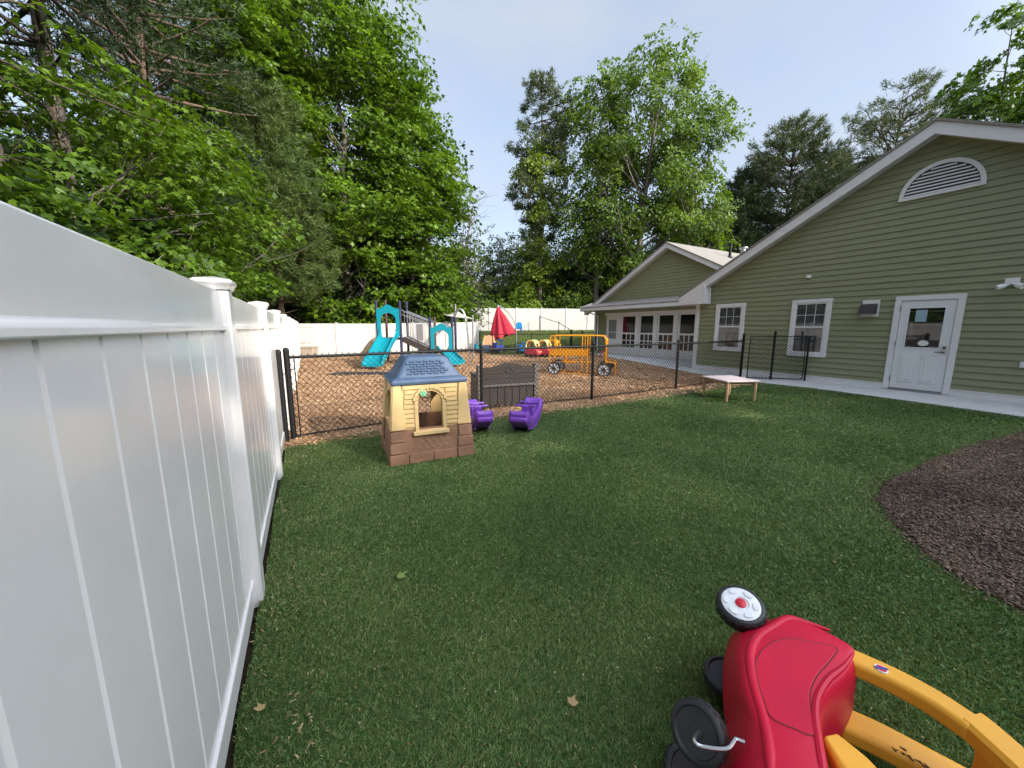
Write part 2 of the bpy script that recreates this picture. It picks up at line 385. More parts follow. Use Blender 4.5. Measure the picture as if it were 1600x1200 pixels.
def np_mesh(name, V, faces):
    """fast mesh from arrays: faces = list of (M,k) int arrays"""
    me = bpy.data.meshes.new(name)
    V = np.asarray(V, np.float32)
    me.vertices.add(len(V)); me.vertices.foreach_set('co', V.ravel())
    li = np.concatenate([f.ravel() for f in faces]).astype(np.int32)
    tot = np.concatenate([np.full(len(f), f.shape[1], np.int32) for f in faces])
    st = np.concatenate([[0], np.cumsum(tot)[:-1]]).astype(np.int32)
    me.loops.add(len(li)); me.loops.foreach_set('vertex_index', li)
    me.polygons.add(len(tot)); me.polygons.foreach_set('loop_start', st); me.polygons.foreach_set('loop_total', tot)
    me.update(calc_edges=True); me.validate()
    return me
TEMPL = {
    'diamond': ([(0, 0, 0), (-.34, .45, .07), (0, 1, -.03), (.34, .45, .07)], [(0, 3, 2), (0, 2, 1)]),
    'maple': ([(0, 0, 0), (-.32, .06, .03), (-.56, .52, -.02), (-.2, .5, .04), (0, 1, -.10), (.2, .5, .04), (.56, .52, -.02), (.32, .06, .03)], [(0, 3, 2, 1), (0, 5, 4, 3), (0, 7, 6, 5)]),
    'needle': ([(-.055, 0, 0), (.055, 0, 0), (0, 1, 0)], [(0, 1, 2)]),
    'blade': ([(-.5, 0, 0), (.5, 0, 0), (.28, .62, .10), (-.28, .62, .10), (0, 1, .32)], [(0, 1, 2, 3), (3, 2, 4)]),
    'chip': ([(-.5, 0, 0), (.5, 0, .06), (.38, 1, 0), (-.42, .92, .08), (-.5, 0, -.16), (.5, 0, -.1), (.38, 1, -.16), (-.42, .92, -.1)], [(0, 1, 2, 3), (0, 4, 5, 1), (1, 5, 6, 2), (2, 6, 7, 3), (3, 7, 4, 0)]),
}
def unit(a): return a / np.maximum(np.linalg.norm(a, axis=1, keepdims=True), 1e-6)
def scatter(name, C, D, N, size, kind, width=None):
    """one small face group per row: at C, pointing along D, facing N"""
    C, D, N = (np.asarray(a, float) for a in (C, D, N))
    D = unit(D); N = unit(N - D * (N * D).sum(1, keepdims=True)); S = np.cross(D, N)
    tv, tf = TEMPL[kind]; k = len(tv)
    size = np.broadcast_to(size, (len(C),))[:, None]
    wid = size if width is None else np.broadcast_to(width, (len(C),))[:, None]
    V = np.stack([C + S * (x * wid) + D * (y * size) + N * (z * (wid if kind == 'chip' else size)) for x, y, z in tv], 1).reshape(-1, 3)
    off = (np.arange(len(C)) * k)[:, None]
    by = {}
    for f in tf: by.setdefault(len(f), []).append(f)
    faces = [np.concatenate([off + np.array(f)[None] for f in fl]) for fl in by.values()]
    return V, faces
def merge(parts):
    V, F, n = [], [], 0
    for v, fs in parts:
        V.append(v); F += [f + n for f in fs]; n += len(v)
    return np.concatenate(V), F
def rdir(rng, n): return unit(rng.normal(size=(n, 3)))

# ================================================================== GROUND
def sheet(name, poly, z, m, kind='structure', zf=None):
    mb = MB(); mb.add([(x, y, (zf(x, y) if zf else 0) + z) for x, y in poly], [tuple(range(len(poly)))])
    o = mb.build(name, m); return tag(o, kind=kind)
def wavy(p, q, n, a, rng):
    return [(p[0] + (q[0] - p[0]) * i / n + (rng.random() - .5) * a, p[1] + (q[1] - p[1]) * i / n + (rng.random() - .5) * a) for i in range(n)]
rng0 = random.Random(3)
xs = sorted(set(list(range(-120, -24, 12)) + [x * 2 for x in range(-12, 30)] + list(range(60, 181, 12))))
ys = sorted(set(list(range(-60, -8, 12)) + [y * 2 for y in range(-4, 34)] + list(range(68, 260, 16))))
mb = MB(); nx, ny = len(xs), len(ys)
mb.add([(x, y, gz(x, y) - 0.02) for y in ys for x in xs], [(j * nx + i, j * nx + i + 1, (j + 1) * nx + i + 1, (j + 1) * nx + i) for j in range(ny - 1) for i in range(nx - 1)])
tag(mb.build('forest_floor', 'soil', smooth=True), kind='structure')

CHIP_POLY = [(-0.42, 5.2), (10.7, 5.2), (10.9, 7.4), (12.3, 11.0), (12.95, 13.2), (13.7, 14.8), (11.6, 16.3), (8.7, 17.7), (9.3, 21.2), (-0.42, 21.0)]
mb = MB(); g = 24
tag(sheet('wood_chip_ground', CHIP_POLY, 0.0, 'chips'), kind='structure')
edge = wavy((-0.335, 5.25), (0.6, 5.50), 7, .06, rng0) + wavy((0.6, 5.50), (2.8, 5.42), 14, .07, rng0) + wavy((2.8, 5.42), (5.0, 5.38), 14, .07, rng0) + wavy((5.0, 5.38), (7.7, 5.6), 16, .07, rng0) + wavy((7.7, 5.6), (10.9, 5.62), 14, .06, rng0)
LAWN_POLY = wavy((-0.335, -6), (-0.335, 5.25), 40, .022, rng0) + edge + [(10.9, 5.5), (11.0, 4.25), (10.8, 2.7), (10.6, 1.1), (10.6, -6)]
sheet('lawn', LAWN_POLY, 0.006, 'turf')
MULCH_PTS = [(11.0, 0.55), (9.6, .86), (8.97, .92), (8.26, .98), (7.5, 1.10), (6.85, 1.13), (6.1, 1.19), (5.46, 1.18), (5.0, 1.2), (4.62, 1.18), (4.3, 1.11), (4.05, 1.0), (3.85, .88), (3.6, .72), (3.43, .58), (3.3, .42), (3.22, .2), (3.2, -.2), (3.3, -1.0), (3.8, -2.2), (11.0, -2.2)]
MULCH_POLY = []
for i, p in enumerate(MULCH_PTS):
    q = MULCH_PTS[(i + 1) % len(MULCH_PTS)]
    MULCH_POLY += wavy(p, q, 5, .035, rng0)
sheet('mulch_bed', MULCH_POLY, 0.012, 'mulch')
PATIO = [(10.55, -6), (10.38, 1.1), (10.63, 2.7), (10.8, 4.25), (10.6, 5.45), (10.87, 7.36), (12.27, 10.97), (12.95, 13.17), (13.6, 14.7), (14.3, 17.2), (15.3, 17.6), (15.3, 8.2), (12.4, 8.2), (12.4, -6)]
mb = MB(); mb.prism(PATIO, lambda a, b, t: (a, b, t), -0.08, 0.03)
tag(mb.build('patio', 'concrete', bevel=0.008), kind='structure')
MEADOW = [(8.8, 17.6), (11.6, 16.2), (13.7, 14.75), (14.4, 17.3), (15.6, 17.8)]
m2 = MB()
gx = [8.6 + i * 0.6 for i in range(26)]; gy = [15 + j * 0.6 for j in range(28)]
idx = {}
for j, y in enumerate(gy):
    for i, x in enumerate(gx):
        idx[i, j] = len(m2.v); m2.v.append(Vector((x, y, gz(x, y) + 0.012)))
def in_meadow(x, y): return (y > 17.7 - (x - 8.7) * 0.48 and y > 15.6 and not (15 < x < 25 and y < 17.2))
for j in range(len(gy) - 1):
    for i in range(len(gx) - 1):
        if in_meadow(gx[i] + .3, gy[j] + .3): m2.f.append((idx[i, j], idx[i + 1, j], idx[i + 1, j + 1], idx[i, j + 1]))
tag(m2.build('grass_bank', 'meadow', smooth=True), kind='structure')

def in_poly(P, poly):
    x, y = P[:, 0], P[:, 1]; r = np.zeros(len(P), bool); n = len(poly); j = n - 1
    for i in range(n):
        xi, yi = poly[i]; xj, yj = poly[j]
        c = ((yi > y) != (yj > y)) & (x < (xj - xi) * (y - yi) / (yj - yi + 1e-12) + xi)
        r ^= c; j = i
    return r
def in_view(P, m=80):
    """keeps points that fall in or near the photographed field (saves blades nobody could see)"""
    d = P - np.array([0, 0, H_EYE]); fw, rt, up = np.array(FW), np.array(RT), np.array(UP)
    z = d @ fw; u = 800 + FPX * (d @ rt) / np.maximum(z, .01); v = 600 - FPX * (d @ up) / np.maximum(z, .01)
    return (z > .2) & (u > -m * 3) & (u < 1600 + m * 3) & (v < 1200 + m * 3)
# turf blades, denser close to the camera
rng = np.random.default_rng(5)
def turf():
    n = 3600000
    P = np.stack([rng.uniform(-.4, 11.1, n), rng.uniform(-1.2, 5.8, n), np.full(n, .006)], 1)
    r = np.hypot(P[:, 0], P[:, 1]); dn = np.clip((1.6 / np.maximum(r, 1.0)) ** 1.75, 0, 1)
    P = P[rng.random(n) < dn]
    P = P[in_view(P)]; P = P[in_poly(P, LAWN_POLY) & ~in_poly(P, MULCH_POLY)]
    n = len(P); r = np.hypot(P[:, 0], P[:, 1])
    lay = np.stack([np.sin(P[:, 0] * 1.7 + P[:, 1] * .6), np.cos(P[:, 1] * 1.9 - P[:, 0] * .8)], 1) * .25
    D = np.stack([rng.normal(0, .5, n) + lay[:, 0], rng.normal(0, .5, n) + lay[:, 1], np.full(n, 1.0)], 1)
    N = rdir(rng, n) * [1, 1, .3]
    return scatter('b', P, D, N, rng.uniform(.5, 1.2, n) * .019, 'blade', rng.uniform(.7, 1.3, n) * .0040 * np.maximum(r / 1.5, 1) ** .85)
V, F = turf()
tag(link('turf_grass', np_mesh('turf_grass', V, F), 'turf_blade'), 'short green artificial turf blades covering the shaded yard', 'turf', kind='stuff')
# worn straw-coloured blades by the fence and the chip edge
n = 2600
P = np.stack([rng.uniform(-.3, .45, n) ** 1.0, rng.uniform(.6, 5.4, n), np.full(n, .008)], 1)
P2 = np.stack([rng.uniform(-.3, 10, n), 5.35 + rng.normal(0, .12, n), np.full(n, .008)], 1)
P = np.concatenate([P[rng.random(n) < np.exp(-(P[:, 0] + .3) * 3.5)], P2]); n = len(P)
V, F = scatter('w', P, np.stack([rng.normal(0, .9, n), rng.normal(0, .9, n), np.full(n, .8)], 1), rdir(rng, n), rng.uniform(.018, .035, n), 'blade', .005)
tag(link('worn_turf_grass', np_mesh('worn_turf_grass', V, F), 'turf_tan'), 'straw coloured worn blades along the fence and chip edge', 'turf', kind='stuff')
# wood chips, mulch chips
def chips(poly, dens, lo, hi, z, size, wid, tilt, box):
    n = int((box[2] - box[0]) * (box[3] - box[1]) * dens)
    P = np.stack([rng.uniform(box[0], box[2], n), rng.uniform(box[1], box[3], n), np.full(n, z)], 1)
    r = np.hypot(P[:, 0], P[:, 1]); P = P[(r >= lo) & (r < hi)]
    P = P[in_view(P) & in_poly(P, poly)]; n = len(P)
    P[:, 2] += rng.uniform(0, .018, n)
    a = rng.uniform(0, 6.28, n)
    D = np.stack([np.cos(a), np.sin(a), rng.normal(0, tilt, n)], 1)
    N = np.stack([rng.normal(0, .4, n), rng.normal(0, .4, n), np.ones(n)], 1)
    return scatter('c', P, D, N, rng.uniform(.5, 1.3, n) * size, 'chip', rng.uniform(.6, 1.4, n) * wid)
V, F = merge([chips(CHIP_POLY, 900, 0, 9, .004, .050, .020, .35, (-.4, 5.2, 11, 10)), chips(CHIP_POLY, 260, 9, 30, .004, .075, .032, .35, (-.4, 5.2, 14, 21.5))])
tag(link('wood_chips', np_mesh('wood_chips', V, F), 'chip_light'), 'sunlit tan wood chips spread over the playground', 'wood chips', kind='stuff')
V, F = merge([chips(MULCH_POLY, 6500, 0, 14, .013, .024, .009, .25, (3.1, -1.2, 11, 1.3))])
tag(link('mulch_chips', np_mesh('mulch_chips', V, F), 'chip_dark'), 'dark brown mulch pieces filling the curved bed', 'mulch', kind='stuff')
sp = []
for i in range(1500):
    k = rng.integers(0, len(MULCH_POLY)); p, q = MULCH_POLY[k], MULCH_POLY[(k + 1) % len(MULCH_POLY)]; f_ = rng.random(); sp.append((p[0] + (q[0] - p[0]) * f_ + rng.normal(0, .05), p[1] + (q[1] - p[1]) * f_ + rng.normal(0, .05), .018))
P = np.array(sp); P = P[in_view(P)]; n = len(P); a = rng.uniform(0, 6.28, n)
V, F = scatter('s', P, np.stack([np.cos(a), np.sin(a), rng.normal(0, .3, n)], 1), np.stack([rng.normal(0, .4, n), rng.normal(0, .4, n), np.ones(n)], 1), rng.uniform(.010, .026, n), 'chip', rng.uniform(.005, .010, n))
tag(link('mulch_chips', np_mesh('mulch_chips', V, F), 'chip_dark'), 'stray mulch pieces spilling over the edge of the curved bed', 'mulch', kind='stuff')
# litter of small chips on the turf
n = 9000
P = np.stack([rng.uniform(-.3, 7, n), rng.uniform(.2, 5.3, n), np.full(n, .018)], 1)
k = rng.random(n) < np.clip(np.exp(-(P[:, 0]) * 1.1) * .30 + np.where(P[:, 1] < 3.2, .34, .09) + np.exp(-(5.3 - P[:, 1]) * 1.5), 0, 1)
P = P[k]; P = P[in_poly(P, LAWN_POLY)]
Q = np.stack([np.clip(rng.normal(-.20, .12, 90), -.32, .4), rng.uniform(.7, 4.9, 90), np.full(90, .018)], 1)
Q2 = np.stack([rng.normal(-.27, .05, 24), rng.normal(2.15, .25, 24), np.full(24, .020)], 1)
Q3 = np.stack([rng.normal(-.14, .025, 22), rng.normal(1.42, .08, 22), np.full(22, .020)], 1)
P = np.concatenate([P, Q, Q2, Q3]); n = len(P); a = rng.uniform(0, 6.28, n)
V, F = scatter('l', P, np.stack([np.cos(a), np.sin(a), rng.normal(0, .3, n)], 1), np.stack([rng.normal(0, .4, n), rng.normal(0, .4, n), np.ones(n)], 1), rng.uniform(.5, 1.3, n) * np.where(np.arange(n) > n - 130, .022, .0095), 'chip', rng.uniform(.003, .0065, n))
tag(link('leaf_litter', np_mesh('leaf_litter', V, F), 'litter'), 'bits of wood chip and dry leaf strewn over the turf', 'litter', kind='stuff')
# meadow grass on the bank
n = 26000
P = np.stack([rng.uniform(8.8, 22, n), rng.uniform(15.8, 29, n), np.zeros(n)], 1)
k = np.array([in_meadow(x, y) for x, y in P[:, :2]]); P = P[k]; P[:, 2] = [gz(x, y) + .01 for x, y in P[:, :2]]; n = len(P)
V, F = scatter('m', P, np.stack([rng.normal(0, .4, n), rng.normal(0, .4, n), np.ones(n)], 1), rdir(rng, n), rng.uniform(.05, .14, n), 'blade', .016)
tag(link('bank_grass', np_mesh('bank_grass', V, F), 'meadow_blade'), 'rough grass on the sunny bank below the far white fence', 'grass', kind='stuff')
# the larger fallen leaves
def fallen(u, v, s, m, a, label, kind='maple'):
    p = at_z(u, v, .03)
    V, F = scatter('f', [p], [(math.cos(a), math.sin(a), .25)], [(0.3, .2, 1)], s * .8, kind)
    o = link('fallen_leaf', np_mesh('fallen_leaf', V, F), m); tag(o, label, 'leaf')
fallen(622, 903, .085, 'fresh_leaf', .35, 'pale green fallen leaf lying alone on the open turf')
fallen(893, 1102, .055, 'dry_leaf', .6, 'small curled tan leaf on the turf between fence and red toy car')
fallen(408, 1110, .050, 'dry_leaf', 1.9, 'brown dry leaf in a cluster of chips beside the fence foot')

# ================================================================== WHITE VINYL FENCES
def post_mb(mb, x, y, z0, z1, w=.118, M=None):
    h = w / 2
    mb.box((x - h, y - h, z0), (x + h, y + h, z1))
def cap_mb(x, y, z, w=.118):
    mb = MB(); h = w / 2
    r = [(h + .006, 0), (h + .010, .018), (h + .020, .030), (h + .020, .044), (h + .010, .050), (.006, .066)]
    rings = [[(x - a, y - a, z + b), (x + a, y - a, z + b), (x + a, y + a, z + b), (x - a, y + a, z + b)] for a, b in r]
    mb.loft(rings); return mb
def vinyl_fence(label, pts, z_of, posts, m, group, height=1.672, groove=True, grooves_to=999):
    """privacy fence: line of posts, between each two a panel of tongue-and-groove boards with a deep smooth top rail and a bottom rail"""
    x0, y0 = posts[0]
    t = thing('white_fence', label, 'fence', (x0, y0, z_of(x0, y0)), group)
    for i, (x, y) in enumerate(posts):
        z = z_of(x, y)
        mb = MB(); post_mb(mb, x, y, z - .05, z + height + .005)
        p = mb.build('post', m, t, bevel=.010)
        cap_mb(x, y, z + height + .005).build('post_cap', m, p, bevel=.003)
        if i + 1 == len(posts): break
        x2, y2 = posts[i + 1]; z2 = z_of(x2, y2)
        a, b = Vector((x, y, 0)), Vector((x2, y2, 0)); d = (b - a); L = d.length; d.normalize(); s = Vector((-d.y, d.x, 0))
        a = a + d * .055; L -= .11; dz = (z2 - z)
        def P(l, off, zz): q = a + d * l + s * off; return (q.x, q.y, z + dz * l / L + zz)
        # top rail (deep smooth board) and bottom rail
        for nm, za, zb, th in (('top_rail', height - .19, height, .050), ('bottom_rail', .035, .145, .056)):
            mb = MB(); prof = [(-th / 2, za), (th / 2, za), (th / 2, zb), (-th / 2, zb)]
            if nm == 'top_rail': prof = [(-th / 2 - .010, za), (th / 2 + .010, za), (th / 2 + .010, za + .022), (th / 2, za + .028), (th / 2, zb), (-th / 2, zb), (-th / 2, za + .028), (-th / 2 - .010, za + .022)]
            mb.loft([[P(0, o, zz) for o, zz in prof], [P(L, o, zz) for o, zz in prof]])
            mb.build(nm, m, t, bevel=.006)
        mb = MB(); nb = max(1, round(L / .195)); w = L / nb; line = []
        if L > 0.3:
            for k in range(nb):
                for l, o in ((k * w + .001, .0075), (k * w + .008, .017), ((k + 1) * w - .008, .017), ((k + 1) * w - .001, .0075)): line.append((l, o))
            za, zb = .13, height - .18
            fr = [P(l, o, za) for l, o in line]; frt = [P(l, o, zb) for l, o in line]
            bk = [P(l, -o, za) for l, o in line]; bkt = [P(l, -o, zb) for l, o in line]
            n = len(line)
            mb.add(fr + frt, [(k, k + 1, n + k + 1, n + k) for k in range(n - 1)])
            mb.add(bk + bkt, [(k + 1, k, n + k, n + k + 1) for k in range(n - 1)])
            mb.build('panel', m, t)
    return t
FX = -0.375
side_posts = [(FX, .37 + 1.95 * k) for k in range(-1, 11)]
vinyl_fence('tall white vinyl fence with capped posts running beside the turf towards the playground', None, lambda x, y: 0.0, side_posts, 'vinyl', 'white vinyl fences')
A = [(FX, 21.0), (1.35, 21.0), (3.3, 21.0), (5.25, 21.0), (7.2, 21.0), (9.2, 21.0)]
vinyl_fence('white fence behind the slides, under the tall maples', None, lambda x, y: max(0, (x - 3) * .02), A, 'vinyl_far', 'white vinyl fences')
def hill_pts():
    P = []
    for u in (678, 722, 765, 807, 846, 884, 918, 952):
        q = at_d(u, 505, 29.0 + (u - 680) / 240 * 2.0); P.append((q.x, q.y))
    return P
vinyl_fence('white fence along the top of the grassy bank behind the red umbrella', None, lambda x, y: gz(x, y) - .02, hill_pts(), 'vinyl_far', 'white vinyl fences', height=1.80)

# ================================================================== CHAIN-LINK FENCES
def wires(mb, p, q, z0, z1, pitch, r, over=.03):
    """diagonal wires woven both ways between two posts"""
    p, q = Vector(p), Vector(q); d = q - p; L = d.length; d.normalize(); s = Vector((-d.y, d.x, 0)); Hh = z1 - z0
    def W(l, z, o): return p + d * l + s * o + Vector((0, 0, z))
    k = -Hh
    while k < L:
        for sg in (1, -1):
            l0, l1 = (k, k + Hh) if sg > 0 else (k + Hh, k)
            za, zb = z0, z1
            a, b = l0, l1
            if a < 0: za = z0 + (0 - a) / (b - a) * Hh; a = 0
            if b < 0: zb = z1 - (0 - b) / (a - b) * Hh if a != b else z1; zb = z0 + (l0 - 0) / (l0 - l1) * Hh if sg < 0 else zb; b = 0
            if b > L: zb = z0 + (L - l0) / (l1 - l0) * Hh if sg > 0 else zb; b = min(b, L)
            if a > L: za = z0 + (l0 - L) / (l0 - l1) * Hh; a = L
            if abs(zb - za) < .02: continue
            o = .0022 * sg
            pts = [W(a, za, o), W(b, zb, -o)]
            mb.tube(pts, r, 4, False)
        k += pitch
def chain_fence(label, posts, z_of, h, name='chain_link_fence', group='black chain-link fences', r=.0036, pitch=.085, pr=.026, tops=None, mesh=True):
    x0, y0 = posts[0]
    t = thing(name, label, 'fence', (x0, y0, z_of(x0, y0)), group)
    for i, (x, y) in enumerate(posts):
        z = z_of(x, y); hh = h + (tops[i] if tops else .02)
        mb = MB(); mb.tube([(x, y, z - .02), (x, y, z + hh)], pr * (1.25 if i in (0, len(posts) - 1) else 1), 10)
        mb.lathe([(pr * 1.35, 0), (pr * 1.35, .02), (pr * .9, .045), (.002, .055)], (x, y, z + hh - .004), n=10)
        mb.build('post', 'black_metal', t, smooth=True)
        if i + 1 < len(posts):
            x2, y2 = posts[i + 1]; z2 = z_of(x2, y2)
            mb = MB(); mb.tube([(x, y, z + h - .02), (x2, y2, z2 + h - .02)], .020, 8); mb.build('top_rail', 'black_metal', t, smooth=True)
            mb = MB(); mb.tube([(x, y, z + .055), (x2, y2, z2 + .055)], .011, 6); mb.build('bottom_rail', 'black_metal', t, smooth=True)
            if mesh:
                mb = MB(); wires(mb, (x, y, z), (x2, y2, z2), .03, h + .022, pitch, r); mb.build('wire_mesh', 'black_wire', t)
    return t
flat = lambda x, y: 0.0
CL = [(-.25, 5.60), (2.66, 5.93), (5.10, 5.79), (7.80, 5.83), (10.78, 5.98)]
t = chain_fence('low black chain-link fence dividing the turf from the wood chips', CL, flat, 1.13, tops=[.06, .03, .03, .03, .15], pr=.028)
# tension bar with clips at the fence's first post
mb = MB(); mb.tube([(-.17, 5.62, .06), (-.17, 5.62, 1.10)], .008, 6)
for z in (.30, .62, .95): mb.tube([(-.25, 5.60, z), (-.17, 5.62, z)], .007, 5)
mb.build('tension_bar', 'black_metal', t)
# the short free-standing gate post next to the vinyl fence
mb = MB(); mb.tube([(-.335, 5.56, -.02), (-.335, 5.56, 1.17)], .034, 10); mb.lathe([(.038, 0), (.038, .02), (.02, .05), (.002, .055)], (-.335, 5.56, 1.165), n=10)
tag(mb.build('fence_post', 'black_metal', smooth=True), 'single black steel post squeezed between the vinyl fence and the chain-link end', 'post')
# gate
def gate(label, p, q, z0, z1, mid_z, r=.02, base=0.0, zo=0.0):
    t = thing('chain_link_gate', label, 'gate', (p[0], p[1], zo), 'chain-link gates')
    P, Q = Vector((p[0], p[1], zo)), Vector((q[0], q[1], zo)); M = (P + Q) / 2 - (Q - P) * .06
    up = Vector((0, 0, 1))
    mb = MB()
    mb.tube([P + up * z0, P + up * z1, Q + up * z1, Q + up * z0, P + up * z0], r * .8, 8)
    mb.build('gate_frame', 'black_metal', t, smooth=True)
    mb = MB(); mb.tube([M + up * (z0 - .03), M + up * mid_z], r * 1.5, 8); mb.lathe([(r * 1.9, 0), (r * 1.9, .05), (.002, .07)], M + up * (mid_z - .01), n=8)
    mb.build('centre_post', 'black_metal', t, smooth=True)
    E = Q + (Q - P).normalized() * .06
    mb = MB(); mb.tube([E + up * 0, E + up * (z1 + .02)], r * 1.3, 8); mb.build('latch_post', 'black_metal', t, smooth=True)
    mb = MB(); d = (Q - P).normalized(); mb.beam(E + up * (z1 - .12), E + up * (z1 - .12) + d * .10, .04, .05); mb.build('latch', 'black_metal', t)
    mb = MB(); wires(mb, P, Q, z0, z1, .085, .0036); mb.build('wire_mesh', 'black_wire', t)
    return t
gate('black chain-link gate standing across the concrete walk by the green wall', (10.93, 5.88), (11.93, 4.95), .07, 1.24, 1.33)

# ================================================================== NEAR GREEN BUILDING (gable wall at x = 12.15)
BX, ZE, YR, ZR, SL = 12.15, 2.72, 3.07, 5.60, .548
YL, YRT = 8.42, -2.30           # wall corners
bld = thing('green_building', 'sage green clapboard building with white rake boards and a half-round gable vent', 'building', (BX, YR, 0))
def roof_z(y): return ZR - abs(y - YR) * SL
def siding(x, ya, yb, z0, z1, ztop, course, out=-1):
    """clapboards: each course a tilted board with a small drip edge; ztop(z)->(ymin,ymax) clips a gable"""
    mb = MB(); z = z0; rr = random.Random(1)
    while z < z1:
        zn = min(z + course, z1)
        lo = ztop(z); hi = ztop(zn)
        if hi is None or hi[1] - hi[0] < .05: break
        b = .024 + rr.uniform(-.0015, .0015)
        A = [(x + out * b, lo[0], z), (x + out * b, lo[1], z), (x + out * .004, hi[1], zn - .004), (x + out * .004, hi[0], zn - .004)]
        mb.add(A, [(0, 1, 2, 3)])
        mb.add([(x + out * b, lo[0], z), (x + out * b, lo[1], z), (x, lo[1], z), (x, lo[0], z)], [(0, 3, 2, 1)])
        z = zn
    return mb
def clip_near(z):
    yl, yr = YL, YRT
    if z > roof_z(YL) - .02:
        w = (ZR - .02 - z) / SL
        if w <= 0: return None
        yl, yr = min(YL, YR + w), max(YRT, YR - w)
    return (yr, yl)
# solid core behind the clapboards
mb = MB(); core = [(YRT, 0), (YL, 0), (YL, roof_z(YL) - .05), (YR, ZR - .05), (YRT, roof_z(YRT) - .05)]
mb.prism(core, lambda a, b, t_: (t_, a, b), BX + .016, BX + 9.0)
mb.build('wall', 'siding', bld)
siding(BX + .010, 0, 0, .14, ZR, clip_near, .142).build('siding_boards', 'siding', bld)
# skirt board, in three runs between the openings
for a, b in ((YL - .10, 3.362), (2.288, YRT)):
    mb = MB(); mb.box((BX - .030, b, .028), (BX, a, .150)); mb.box((BX - .042, b, .150), (BX, a, .166)); mb.build('skirt_board', 'white_trim', bld, bevel=.003)
mb = MB(); mb.box((BX - .034, YL - .10, .02), (BX + .10, YL + .034, roof_z(YL) - .02)); mb.build('corner_board', 'white_trim', bld, bevel=.003)
# roof: two slabs with overhang, rake boards, soffits
OX = .34
for sgn, nm in ((1, 'roof'), (-1, 'roof')):
    ye = YR + sgn * (5.85)
    prof = [(YR, ZR + .20), (ye, ZR + .20 - 5.85 * SL), (ye, ZR + .15 - 5.85 * SL), (YR, ZR + .15)]
    mb = MB(); mb.prism(prof, lambda a, b, t_: (t_, a, b), BX - OX - .03, BX + 9.4); mb.build('roof', 'shingle', bld)
    prof = [(YR, ZR + .148), (ye, ZR + .148 - 5.85 * SL), (ye, ZR - .10 - 5.85 * SL), (YR, ZR - .10)]
    mb = MB(); mb.prism(prof, lambda a, b, t_: (t_, a, b), BX - OX, BX - OX + .035); mb.build('rake_board', 'white_trim', bld, bevel=.003)
    prof = [(YR, ZR - .03), (ye, ZR - .03 - 5.85 * SL), (ye, ZR - .055 - 5.85 * SL), (YR, ZR - .055)]
    mb = MB(); mb.prism(prof, lambda a, b, t_: (t_, a, b), BX - OX + .037, BX + .02); mb.build('soffit', 'white_trim', bld)
# boxed eave return at the visible eave
ye = YR + 5.85; ze = ZR + .146 - 5.85 * SL
mb = MB(); prof = [(ye, ze - .02), (ye, ze - .26), (ye - .98, ze - .26), (ye - .98, ze + .98 * SL - .30), (ye - .90, ze + .90 * SL - .10)]
mb.prism(prof, lambda a, b, t_: (t_, a, b), BX - OX - .022, BX - .02); mb.build('eave_return', 'white_trim', bld, bevel=.004)
mb = MB(); mb.box((BX - .02, ye - .50, ze - .262), (BX + 9.2, ye, ze - .23)); mb.build('soffit', 'white_trim', bld)
mb = MB(); mb.box((BX - .02, ye - .03, ze - .23), (BX + 9.2, ye, ze - .02)); mb.build('fascia', 'white_trim', bld)
# windows
def window(y0, y1, z0, z1, x=BX):
    """double-hung: casing, sash, meeting rail, muntins in the upper light, glass, curtain"""
    mb = MB(); c = .10
    mb.box((x - .045, y0, z1 - c), (x, y1, z1)); mb.box((x - .045, y0, z0), (x, y1, z0 + c))
    mb.box((x - .045, y0, z0 + c), (x, y0 + c, z1 - c)); mb.box((x - .045, y1 - c, z0 + c), (x, y1, z1 - c))
    fr = mb.build('window', 'white_trim', bld, bevel=.004)
    a, b, p, q = y0 + c, y1 - c, z0 + c, z1 - c; zm = p + (q - p) * .52; s = .035
    mb = MB(); xs_ = x - .030
    for (ya, yb, za, zb) in ((a, b, q - s, q), (a, b, p, p + s), (a, a + s, p + s, q - s), (b - s, b, p + s, q - s), (a + s, b - s, zm - .02, zm + .02)):
        mb.box((xs_, ya, za), (x, yb, zb))
    for k in (1, 2): yy = a + s + (b - a - 2 * s) * k / 3; mb.box((x - .0235, yy - .006, zm + .02), (x - .004, yy + .006, q - s))
    zz = (zm + q) / 2; mb.box((x - .0225, a + s, zz - .006), (x - .005, b - s, zz + .006))
    mb.build('sash', 'white_trim', fr, bevel=.002)
    mb = MB(); mb.add([(x - .020, a + s, p + s), (x - .020, b - s, p + s), (x - .020, b - s, q - s), (x - .020, a + s, q - s)], [(0, 1, 2, 3)]); mb.build('pane', 'window_pane', fr)
def pane_material():
    """glossy pane; the shaded room and grey curtain behind are put into its mottled colour"""
    m = mat('window_pane', (0.03, 0.035, 0.04), 0.05, spec=0.8, col2=(0.10, 0.105, 0.105), vscale=5.0, detail=8)
pane_material()
window(6.76, 7.71, .72, 2.25)
window(4.56, 5.48, .69, 2.25)
for (y0, y1) in ((6.76, 7.71), (4.56, 5.48)):
    pass
